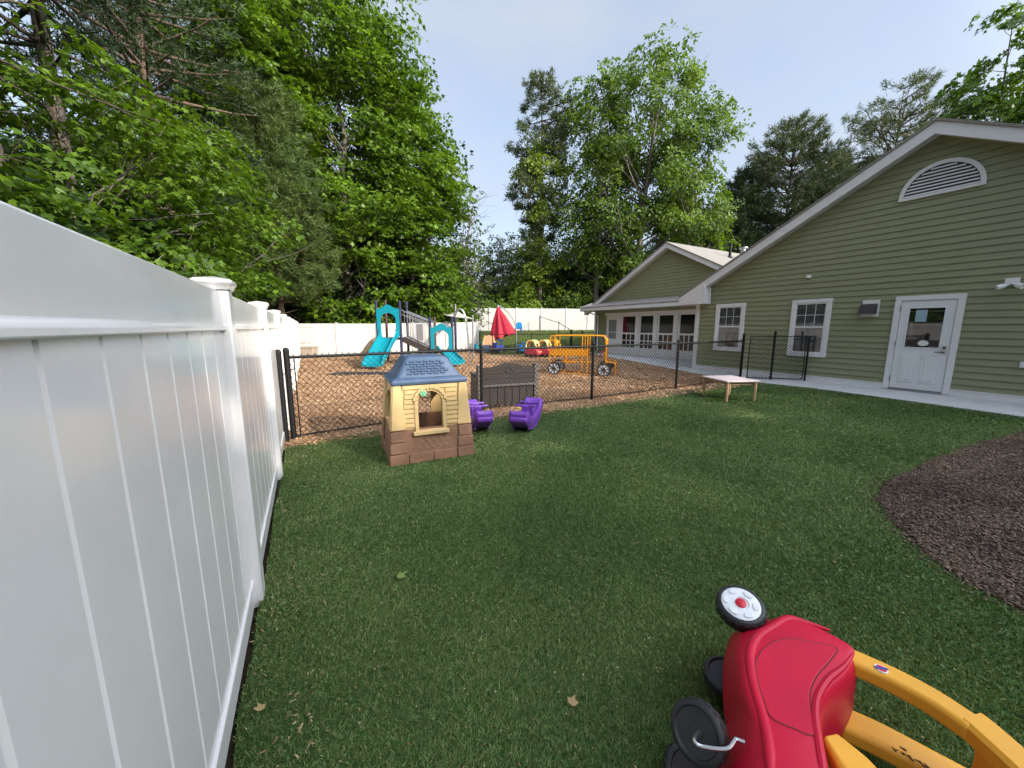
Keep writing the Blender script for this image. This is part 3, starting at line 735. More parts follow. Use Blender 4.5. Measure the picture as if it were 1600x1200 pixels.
# half-round louvred vent
VY, VZ, VR = 2.94, 4.38, .60
fr = MB(); NS = 28
arc = lambda r, sq=1.0: [(VY + r * math.cos(math.pi * k / NS), VZ + r * sq * math.sin(math.pi * k / NS)) for k in range(NS + 1)]
o, i_ = arc(VR + .03), arc(VR - .045)
for k in range(NS):
    fr.prism([o[k], o[k + 1], i_[k + 1], i_[k]], lambda a, b, t_: (t_, a, b), BX - .045, BX)
fr.box((BX - .052, VY - VR - .03, VZ - .055), (BX, VY + VR + .03, VZ - .001))
vent = fr.build('gable_vent', 'white_trim', bld)
mb = MB(); z = VZ + .012
while z < VZ + VR - .09:
    w = math.sqrt(max(0, (VR - .05) ** 2 - (z + .03 - VZ) ** 2))
    mb.add([(BX - .036, VY - w, z), (BX - .036, VY + w, z), (BX - .006, VY + w, z + .052), (BX - .006, VY - w, z + .052), (BX - .030, VY - w, z - .004), (BX - .030, VY + w, z - .004)], [(0, 1, 2, 3), (4, 5, 1, 0), (3, 2, 5, 4)])
    z += .068
mb.build('louvre', 'white_trim', vent)
mb = MB(); pts = arc(VR - .046); mb.add([(BX - .0185, a, b) for a, b in pts], [tuple(range(len(pts)))]); mb.build('vent_backing', 'dark_hood', vent)
# entrance door
D0, D1, DZ0, DZ1 = 2.29, 3.36, .04, 2.20
mb = MB(); c = .105
mb.box((BX - .045, D0, DZ1 - c), (BX, D1, DZ1)); mb.box((BX - .045, D0, DZ0), (BX, D0 + c, DZ1 - c)); mb.box((BX - .045, D1 - c, DZ0), (BX, D1, DZ1 - c))
dr = mb.build('door_frame', 'white_trim', bld, bevel=.004)
a, b, p, q = D0 + c + .008, D1 - c - .008, DZ0 + .04, DZ1 - c - .008
gy0, gy1, gz0, gz1 = a + .15, b - .15, 1.04, 1.92
mb = MB()
for (ya, yb, za, zb) in ((a, b, gz1, q), (a, b, p, gz0), (a, gy0, gz0, gz1), (gy1, b, gz0, gz1)): mb.box((BX - .026, ya, za), (BX - .002, yb, zb))
for (ya, yb) in ((a + .12, (a + b) / 2 - .05), ((a + b) / 2 + .05, b - .12)):
    mb.box((BX - .038, ya, .24), (BX - .026, yb, .86)); mb.box((BX - .046, ya + .045, .30), (BX - .038, yb - .045, .80))
door = mb.build('door', 'door_paint', bld, bevel=.006)
mb = MB()
for (ya, yb, za, zb) in ((gy0 - .025, gy1 + .025, gz1 - .004, gz1 + .022), (gy0 - .025, gy1 + .025, gz0 - .022, gz0 + .004), (gy0 - .022, gy0 + .004, gz0 + .004, gz1 - .004), (gy1 - .004, gy1 + .022, gz0 + .004, gz1 - .004)): mb.box((BX - .034, ya, za), (BX - .0265, yb, zb))
mb.build('glazing_bead', 'door_paint', door, bevel=.002)
mb = MB(); mb.add([(BX - .014, gy0, gz0), (BX - .014, gy1, gz0), (BX - .014, gy1, gz1), (BX - .014, gy0, gz1)], [(0, 1, 2, 3)]); mb.build('glass', 'door_glass', door)
mb = MB(); mb.box((BX - .0185, gy0 + .02, gz0 + .03), (BX - .0155, gy1 - .02, gz0 + .17)); mb.box((BX - .020, gy0 + .05, gz0 + .045), (BX - .0186, gy1 - .06, gz0 + .15)); mb.build('mail_slot', 'dark_hood', door)
mb = MB(); mb.box((BX - .018, gy1 - .28, gz1 - .30), (BX - .0155, gy1 - .10, gz1 - .04)); mb.build('notice', 'paper', door)
mb = MB(); mb.prism([((gy0 + gy1) / 2 - .02 + .085 * math.cos(k * math.pi / 12), gz0 + .10 + .062 * math.sin(k * math.pi / 12)) for k in range(24)], lambda y_, z_, t_: (t_, y_, z_), BX - .0225, BX - .0205); mb.build('oval_sticker', 'sticker_white', door)
mb = MB(); mb.box((BX - .040, a + .035, .92), (BX - .026, a + .105, 1.10)); hp = mb.build('handle_plate', 'steel', door, bevel=.004)
mb = MB(); mb.tube([(BX - .04, a + .07, .955), (BX - .085, a + .07, .955), (BX - .085, a + .20, .955)], .010, 8); mb.lathe([(.024, 0), (.024, .012), (.010, .014)], (BX - .040, a + .07, 1.05), (-1, 0, 0), 14); mb.build('handle', 'dark_hood', door, smooth=True)
for z in (.30, 1.12, 1.92): mb = MB(); mb.tube([(BX - .052, b + .006, z - .055), (BX - .052, b + .006, z + .055)], .009, 8); mb.build('hinge', 'dull_metal', dr)
mb = MB(); mb.box((BX - .10, D0 + c, .031), (BX, D1 - c, .066)); mb.build('threshold', 'dull_metal', dr, bevel=.004)

# exhaust hood
t = thing('exhaust_vent', 'dark exhaust hood on a white plate between window and door', 'vent', (BX, 3.78, 1.95))
mb = MB(); mb.box((BX - .030, 3.63, 1.75), (BX, 3.95, 2.15)); mb.build('mounting_plate', 'white_trim', t, bevel=.004)
mb = MB(); mb.add([(BX - .03, 3.66, 2.06), (BX - .03, 3.96, 2.06), (BX - .03, 3.96, 1.82), (BX - .03, 3.66, 1.82), (BX - .11, 3.66, 2.03), (BX - .11, 3.96, 2.03), (BX - .20, 3.96, 1.82), (BX - .20, 3.66, 1.82)],
       [(0, 1, 5, 4), (4, 5, 6, 7), (0, 4, 7, 3), (1, 2, 6, 5), (0, 3, 2, 1)]); mb.build('hood', 'dark_hood', t)
# camera and floodlight
c0 = at_x(1265, 433, BX)
t = thing('security_camera', 'small white dome camera fixed to the green clapboards above the windows', 'camera', c0)
mb = MB(); mb.lathe([(.05, 0), (.05, .02), (.035, .03), (.035, .06)], c0, (-1, 0, 0), 16); mb.build('mount', 'fixture_white', t, smooth=True)
mb = MB(); q0 = c0 + Vector((-.08, 0, -.005)); mb.lathe([(.004, .052), (.03, .047), (.05, .02), (.05, -.01), (.036, -.032)], q0, (0, 0, 1), 16); dm = mb.build('dome', 'fixture_white', t, smooth=True)
mb = MB(); mb.lathe([(.034, -.03), (.028, -.05), (.004, -.062)], q0, (0, 0, 1), 14); mb.build('lens', 'lens', dm, smooth=True)
c0 = at_x(1582, 442, BX)
t = thing('flood_light', 'white twin-head floodlight mounted high on the green wall past the door', 'light', c0)
mb = MB(); mb.box((BX - .06, c0.y - .09, c0.z - .03), (BX, c0.y + .09, c0.z + .09)); mb.build('base', 'fixture_white', t, bevel=.01)
for s in (-1, 1):
    a = Vector((BX - .10, c0.y + s * .02, c0.z - .03)); d = Vector((-.45, s * .8, -.35)).normalized()
    mb = MB(); mb.lathe([(.012, 0), (.016, .03), (.045, .07), (.052, .16), (.046, .165), (.004, .15)], a, d, 16); mb.build('lamp_head', 'fixture_white', t, smooth=True)
c0 = at_x(1599, 570, BX)
t = thing('outlet_box', 'small white outdoor outlet cover low on the green wall at the picture edge', 'outlet', c0)
mb = MB(); mb.box((BX - .045, c0.y - .06, c0.z - .06), (BX, c0.y + .04, c0.z + .06)); mb.build('cover', 'fixture_white', t, bevel=.006)
mb = MB(); mb.box((BX - .055, c0.y - .04, c0.z - .045), (BX - .045, c0.y + .02, c0.z + .045)); mb.build('flap', 'fixture_white', t, bevel=.003)

# ================================================================== FAR WING (gable wall at x = 15)
WX, WYR, WZR, WS = 15.0, 12.0, 5.18, .52
wing = thing('green_building', 'lower green gabled wing with a row of glazed doors behind the yellow bus', 'building', (WX, 12.0, 0))
def wroof(y): return WZR - abs(y - WYR) * WS
def clip_far(z):
    yl, yr = 16.95, 8.3
    w = (WZR - .02 - z) / WS
    if w <= 0: return None
    return (max(yr, WYR - w), min(yl, WYR + w))
mb = MB(); core = [(8.3, 0), (16.95, 0), (16.95, wroof(16.95) - .05), (WYR, WZR - .05), (8.3, wroof(8.3) - .05)]
mb.prism(core, lambda a, b, t_: (t_, a, b), WX + .016, WX + 9); mb.build('wall', 'siding', wing)
siding(WX + .010, 0, 0, .14, WZR, clip_far, .142).build('siding_boards', 'siding', wing)
for sgn in (1, -1):
    ye = WYR + sgn * 5.6
    prof = [(WYR, WZR + .18), (ye, WZR + .18 - 5.6 * WS), (ye, WZR + .13 - 5.6 * WS), (WYR, WZR + .13)]
    mb = MB(); mb.prism(prof, lambda a, b, t_: (t_, a, b), WX - .33, WX + 9.6); mb.build('roof', 'shingle', wing)
    prof = [(WYR, WZR + .128), (ye, WZR + .128 - 5.6 * WS), (ye, WZR - .08 - 5.6 * WS), (WYR, WZR - .08)]
    mb = MB(); mb.prism(prof, lambda a, b, t_: (t_, a, b), WX - .30, WX - .265); mb.build('rake_board', 'white_trim', wing, bevel=.003)
    prof = [(WYR, WZR - .03), (ye, WZR - .03 - 5.6 * WS), (ye, WZR - .055 - 5.6 * WS), (WYR, WZR - .055)]
    mb = MB(); mb.prism(prof, lambda a, b, t_: (t_, a, b), WX - .263, WX + .02); mb.build('soffit', 'white_trim', wing)
# pent roof over the doors
mb = MB(); prof = [(WX - .003, 2.90), (WX - .80, 2.64), (WX - .80, 2.58), (WX - .003, 2.70)]
mb.prism(prof, lambda a, b, t_: (a, t_, b), 8.45, 17.35); mb.build('pent_roof', 'old_shingle', wing)
mb = MB(); mb.box((WX - .79, 8.45, 2.42), (WX - .755, 17.33, 2.575)); mb.build('gutter_board', 'white_trim', wing, bevel=.004)
mb = MB(); mb.box((WX - .752, 8.45, 2.43), (WX - .003, 17.3, 2.45)); mb.build('soffit', 'white_trim', wing)
mb = MB(); mb.box((WX - .80, 17.352, 2.40), (WX + .25, 17.39, 2.66)); mb.build('pent_end', 'white_trim', wing)
mb = MB(); mb.box((WX - .024, 16.86, .05), (WX + .06, 16.99, 2.43)); mb.build('corner_board', 'white_trim', wing, bevel=.003)
mb = MB(); mb.tube([(WX - .72, 16.75, 2.44), (WX - .60, 16.70, 2.30), (WX - .09, 16.62, 2.12), (WX - .07, 16.62, .10), (WX - .25, 16.62, .05)], .038, 8); mb.build('downspout', 'white_trim', wing)
# row of glazed doors
mb = MB(); mb.box((WX - .028, 10.2, 2.12), (WX, 16.1, 2.27)); mb.build('door_header', 'white_trim', wing, bevel=.003)
units = [(15.02, 15.95, 'solid'), (13.60, 14.80, 'glazed'), (12.46, 13.57, 'glazed'), (11.31, 12.43, 'glazed'), (10.22, 11.28, 'glazed')]
mb = MB(); mb.box((WX - .030, 14.803, .04), (WX, 15.017, 2.117)); mb.build('door_mullion', 'white_trim', wing)
for y0, y1, kind in units:
    g0, g1 = (y0 + .15, y1 - .17) if kind == 'solid' else (y0 + .24, y1 - .10)
    za, zb = (.86, 1.90) if kind == 'solid' else (.44, 2.05)
    mb = MB()
    for (ya, yb, z_, zt) in ((y0, y1, zb, 2.117), (y0, y1, .04, za), (y0, g0, za, zb), (g1, y1, za, zb)): mb.box((WX - .034, ya, z_), (WX - .001, yb, zt))
    d = mb.build('glazed_door', 'white_trim', wing, bevel=.004)
    mb = MB(); mb.add([(WX - .019, g0, za), (WX - .019, g1, za), (WX - .019, g1, zb), (WX - .019, g0, zb)], [(0, 1, 2, 3)]); mb.build('glass', 'dark_glass' if kind != 'solid' else 'curtain', d)
    mb = MB()
    if kind == 'glazed':
        zm = 1.17; mb.box((WX - .032, g0, zm - .04), (WX - .016, g1, zm + .04))
        for k in (1, 2): yy = g0 + (g1 - g0) * k / 3; mb.box((WX - .030, yy - .022, za), (WX - .017, yy + .022, zm - .04))
        mb.box((WX - .029, g0, .78), (WX - .018, g1, .82))
    else:
        for k in (1,): mb.box((WX - .030, g0, 1.2), (WX - .017, g1, 1.24))
    mb.build('door_grille', 'white_trim', d)
    if kind == 'glazed':
        mb = MB(); mb.add([(WX - .0185, g0, za), (WX - .0185, g1, za), (WX - .0185, g1, 1.13), (WX - .0185, g0, 1.13)], [(0, 1, 2, 3)]); mb.build('half_curtain', 'curtain', d)
# roof pipes
for u, v, h, r, m_, lab, nm in ((1140, 404, .62, .06, 'black_metal', 'thin black vent pipe sticking out of the wing roof', 'roof_pipe'), (1161, 394, .5, .10, 'grey_metal', 'shiny metal flue with a flat cap on the wing roof', 'roof_flue')):
    q = at_x(u, v, 17.6 if nm == 'roof_pipe' else 18.4); zr = wroof(q.y) + .18
    t = thing(nm, lab, 'pipe', (q.x, q.y, zr))
    mb = MB(); mb.tube([(q.x, q.y, zr - .1), (q.x, q.y, zr + h)], r, 12); mb.build('pipe', m_, t, smooth=True)
    if nm == 'roof_flue':
        mb = MB(); mb.lathe([(r * 1.9, 0), (r * 1.9, .05), (.01, .08)], (q.x, q.y, zr + h + .03), n=14); mb.build('cap', m_, t, smooth=True)
    else:
        mb = MB(); mb.lathe([(r * 2.4, -.08), (r * 1.1, .08)], (q.x, q.y, zr), n=14); mb.build('collar', m_, t, smooth=True)

# ================================================================== TOYS ON THE TURF
def catmull(pts, n=5, closed=True):
    P = [Vector(p) for p in pts]; out = []; L = len(P)
    for i in range(L if closed else L - 1):
        p0, p1, p2, p3 = (P[(i - 1) % L], P[i], P[(i + 1) % L], P[(i + 2) % L]) if closed else (P[max(i - 1, 0)], P[i], P[i + 1], P[min(i + 2, L - 1)])
        for k in range(n):
            t = k / n
            out.append(.5 * ((2 * p1) + (p2 - p0) * t + (2 * p0 - 5 * p1 + 4 * p2 - p3) * t * t + (3 * p1 - p0 - 3 * p2 + p3) * t ** 3))
    if not closed: out.append(P[-1])
    return out
def offset(poly, d):
    """outward (d>0) offset of a smooth closed outline in XY"""
    n = len(poly); ar = sum(poly[i].x * poly[(i + 1) % n].y - poly[(i + 1) % n].x * poly[i].y for i in range(n))
    s = 1 if ar > 0 else -1; out = []
    for i in range(n):
        t = (poly[(i + 1) % n] - poly[i - 1]); nrm = Vector((t.y, -t.x, 0))
        nrm = nrm.normalized() * s if nrm.length > 1e-9 else nrm
        out.append(poly[i] + nrm * (d(poly[i]) if callable(d) else d))
    return out
# ---- tipped red and yellow ride-on car (lies on its flank, roof pillars towards +X -Y)
CAR = at_z(1230, 1060, 0)
car = thing('ride_on_car', 'red and yellow toy car tipped over on its side on the turf', 'toy car', (CAR.x, CAR.y, 0))
ZT = .38
def fl(u, v, z=ZT): return at_z(u, v, z)
flank_px = [(1222, 957), (1243, 962), (1275, 976), (1309, 993), (1337, 1012), (1336, 1030), (1322, 1053), (1300, 1073), (1287, 1094), (1283, 1120), (1287, 1150), (1294, 1185), (1302, 1230), (1310, 1290), (1300, 1350), (1250, 1385),
            (1205, 1370), (1192, 1310), (1192, 1250), (1192, 1200), (1188, 1160), (1178, 1122), (1166, 1085), (1159, 1050), (1159, 1022), (1168, 1000), (1188, 983), (1205, 972)]
FL = catmull([fl(u, v) for u, v in flank_px], 5)
alt = {17: (1150, 1330), 18: (1140, 1260), 19: (1136, 1200), 20: (1139, 1160), 21: (1149, 1118), 22: (1143, 1085), 23: (1139, 1050), 24: (1140, 1020), 25: (1146, 996), 26: (1163, 984), 27: (1188, 974)}
MIDP = catmull([at_z(*alt[i], .235) if i in alt else fl(u, v) for i, (u, v) in enumerate(flank_px)], 5)
for p in MIDP: p.z = 0
FL0 = [Vector((p.x, p.y, 0)) for p in FL]
isleft = catmull([Vector((1 if i in alt else 0, 0, 0)) for i in range(len(flank_px))], 5)
cen = sum(FL0, Vector()) / len(FL0)
rings = []
for z, k, off in ((.020, 1.55, -.045), (.035, 1.5, -.02), (.09, 1.4, .0), (.16, 1.15, .012), (.235, 1.0, .010), (.30, .62, .010), (.345, .28, .006), (.366, .08, .000), (.377, 0, -.009), (.381, 0, -.022)):
    base_ = offset(FL0, off)
    rings.append([Vector((b_.x + (m_.x - f_.x) * k, b_.y + (m_.y - f_.y) * k, z)) for b_, m_, f_ in zip(base_, MIDP, FL0)])
mb = MB(); mb.loft(rings); body = mb.build('body', 'toy_red', car, smooth=True)
# raised rim following the underbody edge of the flank
rim_px = [(1297, 985), (1262, 974), (1232, 968), (1207, 981), (1184, 997), (1173, 1020), (1173, 1048), (1180, 1082), (1191, 1118), (1200, 1158), (1204, 1200), (1206, 1260)]
rim = catmull([fl(u, v, .374) for u, v in rim_px], 5, False)
mb = MB(); mb.tube(rim, [.004 + .012 * min(1, i / 10, (len(rim) - i) / 8) for i in range(len(rim))], 10); mb.build('body_rim', 'toy_red', car, smooth=True)
rim2 = catmull([fl(u, v, .377) for u, v in [(1334, 1020), (1318, 1042), (1294, 1062), (1277, 1090), (1274, 1122), (1279, 1160), (1287, 1210), (1295, 1260)]], 5, False)
mb = MB(); mb.tube(rim2, [.003 + .008 * min(1, i / 8, (len(rim2) - i) / 8) for i in range(len(rim2))], 8); mb.build('body_rim', 'toy_red', car, smooth=True)
# door: a slightly proud panel with a clean seam around it
door_px = [(1182, 1032), (1192, 1016), (1212, 1004), (1240, 1001), (1272, 1006), (1300, 1012), (1308, 1018), (1296, 1036), (1278, 1056), (1266, 1082), (1266, 1110), (1273, 1151), (1240, 1141), (1207, 1126), (1196, 1106), (1186, 1075), (1180, 1050)]
DPs = catmull([fl(u, v, .376) for u, v in door_px], 4)
mb = MB(); mb.prism([(p.x, p.y) for p in DPs], lambda x, y, t_: (x, y, t_), .370, .3835); mb.build('door', 'toy_red', car, bevel=.0035, seg=2, angle=50)
mb = MB(); sm = [p + Vector((0, 0, .0052)) for p in DPs]; mb.tube(sm + sm[:1], .0026, 6, False); mb.build('door_seam', 'seam_red', car, smooth=True)
# wheels
def toy_wheel(parent, c, ax, r, w, hub=None, tread=18):
    ax = Vector(ax).normalized(); c = Vector(c)
    mb = MB(); mb.lathe([(r * .30, -w / 2), (r * .86, -w / 2), (r * .97, -w * .38), (r, -w * .2), (r, w * .2), (r * .97, w * .38), (r * .86, w / 2), (r * .80, w / 2), (r * .74, w * .36), (r * .30, w * .34)], c, ax, 36)
    ty = mb.build('wheel', 'toy_black', parent, smooth=True)
    a = ax.orthogonal().normalized(); b = ax.cross(a)
    mb = MB()
    for k in range(tread):
        th = 2 * math.pi * k / tread; d = a * math.cos(th) + b * math.sin(th); tg = ax.cross(d)
        mb.beam(c + d * (r * .995) - ax * w * .30, c + d * (r * .995) + ax * w * .30, r * .16, r * .035, d)
    mb.build('tyre_tread', 'toy_black', ty)
    if hub:
        mb = MB(); mb.lathe([(r * .79, w * .30), (r * .79, w * .46), (r * .74, w * .50), (r * .32, w * .52), (r * .30, w * .46)], c, ax, 36); h = mb.build('hub_cap', hub, ty, smooth=True)
        mb = MB(); mb.lathe([(r * .22, w * .44), (r * .22, w * .56), (r * .16, w * .62), (.001, w * .63)], c, ax, 18); mb.build('hub_button', 'hub_red', h, smooth=True)
        for k in range(6):
            th = 2 * math.pi * (k + .3) / 6; d = a * math.cos(th) + b * math.sin(th); tg = ax.cross(d)
            mb = MB(); p = c + d * r * .58 + ax * w * .512
            mb.prism([(math.cos(q) * r * .13, math.sin(q) * r * .20) for q in [j * math.pi / 7 for j in range(14)]], lambda x, y, t_: p + d * x + tg * y + ax * t_, 0, .004)
            mb.build('hub_dimple', 'toy_white', h, bevel=.0015)
    else:
        mb = MB(); mb.lathe([(r * .74, w * .30), (r * .60, w * .22), (r * .26, w * .22), (r * .22, w * .42), (.002, w * .44)], c, ax, 24); mb.build('wheel_disc', 'toy_black', ty, smooth=True)
    return ty
wc = fl(1157, 950, .370)
wax = (EYE - wc).normalized() * .35 + Vector((-.12, -.05, 1)); wax.normalize()
toy_wheel(car, wc, wax, .088, .062, 'toy_white')
toy_wheel(car, (at_z(1136, 1060, .09).x, at_z(1136, 1060, .09).y, .09), (-.10, .05, 1), .085, .062)
mb = MB(); mb.tube([wc - wax * .02, wc - wax * .02 + Vector((.02, -.10, -.10))], .016, 8); mb.build('axle', 'steel', car, smooth=True)
cw = fl(1092, 1143, .300)
toy_wheel(car, cw, (EYE - cw).normalized() * .86 - RT * .40 - UP * .10, .079, .050)
cw2 = at_z(1078, 1212, .08)
toy_wheel(car, (cw2.x, cw2.y, .085), Vector((-.30, -.45, .75)), .080, .052)
rod = [cw + (EYE - cw).normalized() * .024, fl(1085, 1152, .335), fl(1088, 1162, .338), fl(1100, 1167, .335), fl(1135, 1170, .345), fl(1147, 1158, .350), fl(1150, 1155, .35), fl(1164, 1160, .352)]
mb = MB(); mb.tube(catmull(rod, 4, False), .0052, 8); mb.build('caster_rod', 'steel', car, smooth=True)
# yellow roof pillars
def pillar(name, pts, w, h, m='toy_yellow'):
    mb = MB(); P = catmull(pts, 6, False)
    rr = []
    for i, p in enumerate(P):
        d = (P[min(i + 1, len(P) - 1)] - P[max(i - 1, 0)]).normalized(); s = d.cross(Vector((0, 0, 1))).normalized(); u = s.cross(d)
        ww = w(i / (len(P) - 1)) if callable(w) else w
        prof = [(-.5, -.38), (-.42, -.5), (.42, -.5), (.5, -.38), (.5, .30), (.38, .5), (-.38, .5), (-.5, .30)]
        rr.append([p + s * a * ww + u * b * h for a, b in prof])
    mb.loft(rr); return mb.build(name, m, car, bevel=.006, seg=2, angle=30)
zp = .345
q = lambda u, v, z=zp: at_z(u, v, z)
pillar('roof_pillar', [q(1328, 1032), q(1390, 1060), q(1455, 1095), q(1522, 1140)], .078, .055)
pillar('roof_pillar', [q(1516, 1131), q(1535, 1146), q(1600, 1205), q(1660, 1262)], .092, .060)
pillar('roof_pillar', [q(1312, 1126, .12), q(1380, 1158, .12), q(1450, 1196, .11), q(1540, 1245, .09)], .105, .06)
pillar('roof_pillar', [q(1296, 1160, .335), q(1325, 1192, .335), q(1365, 1236, .335), q(1420, 1280, .335)], lambda t_: .05 + .05 * min(1, t_ * 2.5), .055)
# roof slab between the two flanks
ra, rb = q(1527, 1135), q(1700, 1330)
mb = MB(); d = (Vector((rb.x, rb.y, 0)) - Vector((ra.x, ra.y, 0))).normalized(); sd = Vector((d.y, -d.x, 0)); sd = sd if sd.x > 0 else -sd
for z0, z1, o0, o1 in ((.03, .325, -.012, .035),):
    vs = []
    for z in (z0, .10, .26, z1):
        bulge = .02 * math.sin(math.pi * (z - z0) / (z1 - z0))
        vs.append([Vector((ra.x, ra.y, z)) + sd * (o0 + bulge), Vector((rb.x, rb.y, z)) + sd * (o0 + bulge), Vector((rb.x, rb.y, z)) + sd * (o1 + bulge), Vector((ra.x, ra.y, z)) + sd * (o1 + bulge)])
    mb.loft(vs)
mb.build('roof', 'toy_yellow', car, bevel=.012, seg=3)
# round emblem on the rear pillar and a scuff on the lower one
e = q(1377, 1045, .374)
mb = MB(); mb.lathe([(.017, -.004), (.017, .0015)], e, (0, 0, 1), 20); em = mb.build('emblem', 'sticker_white', car)
mb = MB(); mb.lathe([(.0135, .0015), (.0135, .0022)], e, (0, 0, 1), 20); mb.build('emblem_disc', 'hub_red', em)
mb = MB(); mb.M = Matrix.Translation(e) @ Matrix.Rotation(-.7, 4, 'Z'); mb.box((-.018, -.0045, .0022), (.018, .0045, .0030)); mb.build('emblem_band', 'toy_dark_blue', em)
mb = MB(); rr = random.Random(8)
for k in range(9):
    u, v = 1396 + k * 6.5 + rr.uniform(-3, 3), 1164 + k * 4.2 + rr.uniform(-3, 3)
    mb.tube([q(u, v, .1490), q(u + rr.uniform(4, 11), v + rr.uniform(2, 8), .1498), q(u + rr.uniform(9, 16), v + rr.uniform(3, 11), .1490)], [.0012, .0034, .0010], 5)
mb.build('scuff', 'smear', car)

# ---- playhouse
PH = Vector((1.17, 4.45, 0))
house = thing('playhouse', 'small plastic playhouse with blue roof, tan walls and brown brick base', 'playhouse', PH)
def frame4(z, x0, x1, y0, y1): return [(x0, y0, z), (x1, y0, z), (x1, y1, z), (x0, y1, z)]
rot = Matrix.Translation(Vector((1.17, 3.95, 0))) @ Matrix.Rotation(R_(-4), 4, 'Z') @ Matrix.Translation(Vector((-1.17, -3.95, 0)))
hx0, hx1 = .70, 1.63; hy0, hy1 = 3.93, 4.78
def wall_x(z): return .045 + .0 if z > .9 else .0
def hb(z):      # half-inset of the tapering body at height z
    return .075 * min(1, z / .9)
WN = (1.015, 1.285, .37, .66, .135)     # window x0, x1, sill, spring line, arch height
def arch_pts(x0, x1, zb, zs, ah, n=12, grow=0):
    c = (x0 + x1) / 2; r = (x1 - x0) / 2 + grow
    return [(c - r, zb - grow), (c + r, zb - grow)] + [(c + r * math.cos(math.pi * k / n), zs + (ah + grow) * math.sin(math.pi * k / n)) for k in range(n + 1)]
def front(a, b, t): return (a, hy0 + hb(b) * .8 + t, b)
# walls of four sides with openings: built as shells
def shell_side(mb, fn, a0, a1, z0, z1, hole, th):
    """front face with an arched hole, solid of thickness th"""
    if hole is None:
        mb.prism([(a0(z0), z0), (a1(z0), z0), (a1(z1), z1), (a0(z1), z1)], fn, 0, th); return
    x0, x1, zb, zs, ah = hole; n = 12; c = (x0 + x1) / 2; r = (x1 - x0) / 2
    mb.prism([(a0(z0), z0), (x0, max(z0, zb)) if zb > z0 else (x0, z0), (x0, min(zs, z1)), (x0, z1), (a0(z1), z1)], fn, 0, th)
    mb.prism([(x1, z0), (a1(z0), z0), (a1(z1), z1), (x1, z1)], fn, 0, th)
    if zb > z0: mb.prism([(x0, z0), (x1, z0), (x1, zb), (x0, zb)], fn, 0, th)
    if zs < z1:
        for k in range(n):
            p, p2 = (c + r * math.cos(math.pi * k / n), zs + ah * math.sin(math.pi * k / n)), (c + r * math.cos(math.pi * (k + 1) / n), zs + ah * math.sin(math.pi * (k + 1) / n))
            mb.prism([p, (p[0], z1), (p2[0], z1), p2], fn, 0, th)
L0 = lambda z: hx0 + hb(z) + .0; L1 = lambda z: hx1 - hb(z)
def front_fn(a, b, t): return (a, hy0 + hb(b) + t, b)
def back_fn(a, b, t): return (a, hy1 - hb(b) - t, b)
def left_fn(a, b, t): return (hx0 + hb(b) + t, a, b)
def right_fn(a, b, t): return (hx1 - hb(b) - t, a, b)
S0 = lambda z: hy0 + hb(z) + .031; S1 = lambda z: hy1 - hb(z) - .031
ZB = .385
mb = MB(rot)
shell_side(mb, front_fn, L0, L1, 0, ZB, None, .03)
shell_side(mb, back_fn, L0, L1, 0, ZB, None, .03)
shell_side(mb, left_fn, S0, S1, 0, ZB, None, .03)
shell_side(mb, right_fn, S0, S1, 0, ZB, None, .03)
base = mb.build('base', 'house_brown', house)
# corner buttress and stone blocks in relief on the base
mb = MB(rot)
def block(fn, a0, a1, z0, z1, out): mb.prism([(a0, z0), (a1, z0), (a1, z1), (a0, z1)], fn, -out, .002)
for fn, lo, hi in ((front_fn, hx0, hx1), (left_fn, hy0, hy1), (back_fn, hx0, hx1), (right_fn, hy0, hy1)):
    for r, (z0, z1) in enumerate(((.008, .125), (.133, .250), (.258, .375))):
        wl = .185 - .02 * r
        block(fn, lo + hb(z0) - .012, lo + hb(z0) + wl, z0, z1, .022)
        block(fn, hi - hb(z0) - wl, hi - hb(z0) + .012, z0, z1, .022)
        if r == 0:
            n = 2; a = lo + hb(z0) + wl + .006; w = (hi - lo - 2 * hb(z0) - 2 * wl - .012) / n
            for k in range(n): block(fn, a + k * w + .003, a + (k + 1) * w - .003, z0, z1 - .012, .014)
mb.build('stone_block', 'house_brown', base, bevel=.005)
mb = MB(rot)
for r, z in enumerate((.17, .235, .30)):
    for k in range(5 + r % 2):
        a = hx0 + .29 + k * .075 + (r % 2) * .03
        if a < hx1 - .30: mb.beam(front_fn(a, z + .028, -.003), front_fn(a + .045, z - .012, -.003), .010, .006, (0, -1, 0))
mb.build('brick_groove', 'mortar_light', base)
# tan upper walls
mb = MB(rot)
shell_side(mb, front_fn, L0, L1, ZB, .88, WN, .03)
shell_side(mb, back_fn, L0, L1, ZB, .88, (1.00, 1.32, .38, .64, .12), .03)
shell_side(mb, left_fn, S0, S1, ZB, .88, (4.17, 4.57, .40, .66, .12), .03)
shell_side(mb, right_fn, S0, S1, ZB, .88, (4.17, 4.57, .40, .66, .12), .03)
wall = mb.build('wall', 'house_tan', house)
mb = MB(rot)      # clapboards in relief either side of the window and above
for k in range(9):
    z0 = .41 + k * .052; z1 = z0 + .042
    for a0, a1 in ((L0(z0) + .115, WN[0] - .045), (WN[1] + .045, L1(z0) - .115)):
        if z0 > .80: a0, a1 = (L0(z0) + .09, L1(z0) - .09) if a0 < 1.1 else (0, 0)
        if a1 > a0: mb.prism([(a0, z0), (a1, z0), (a1, z1), (a0, z1)], front_fn, -.017, .002)
    for fn in (left_fn, right_fn):
        for a0, a1 in ((S0(z0) + .10, 4.12), (4.62, S1(z0) - .10)): mb.prism([(a0, z0), (a1, z0), (a1, z1), (a0, z1)], fn, -.017, .002)
mb.build('plank_cladding', 'house_tan', wall, bevel=.005)
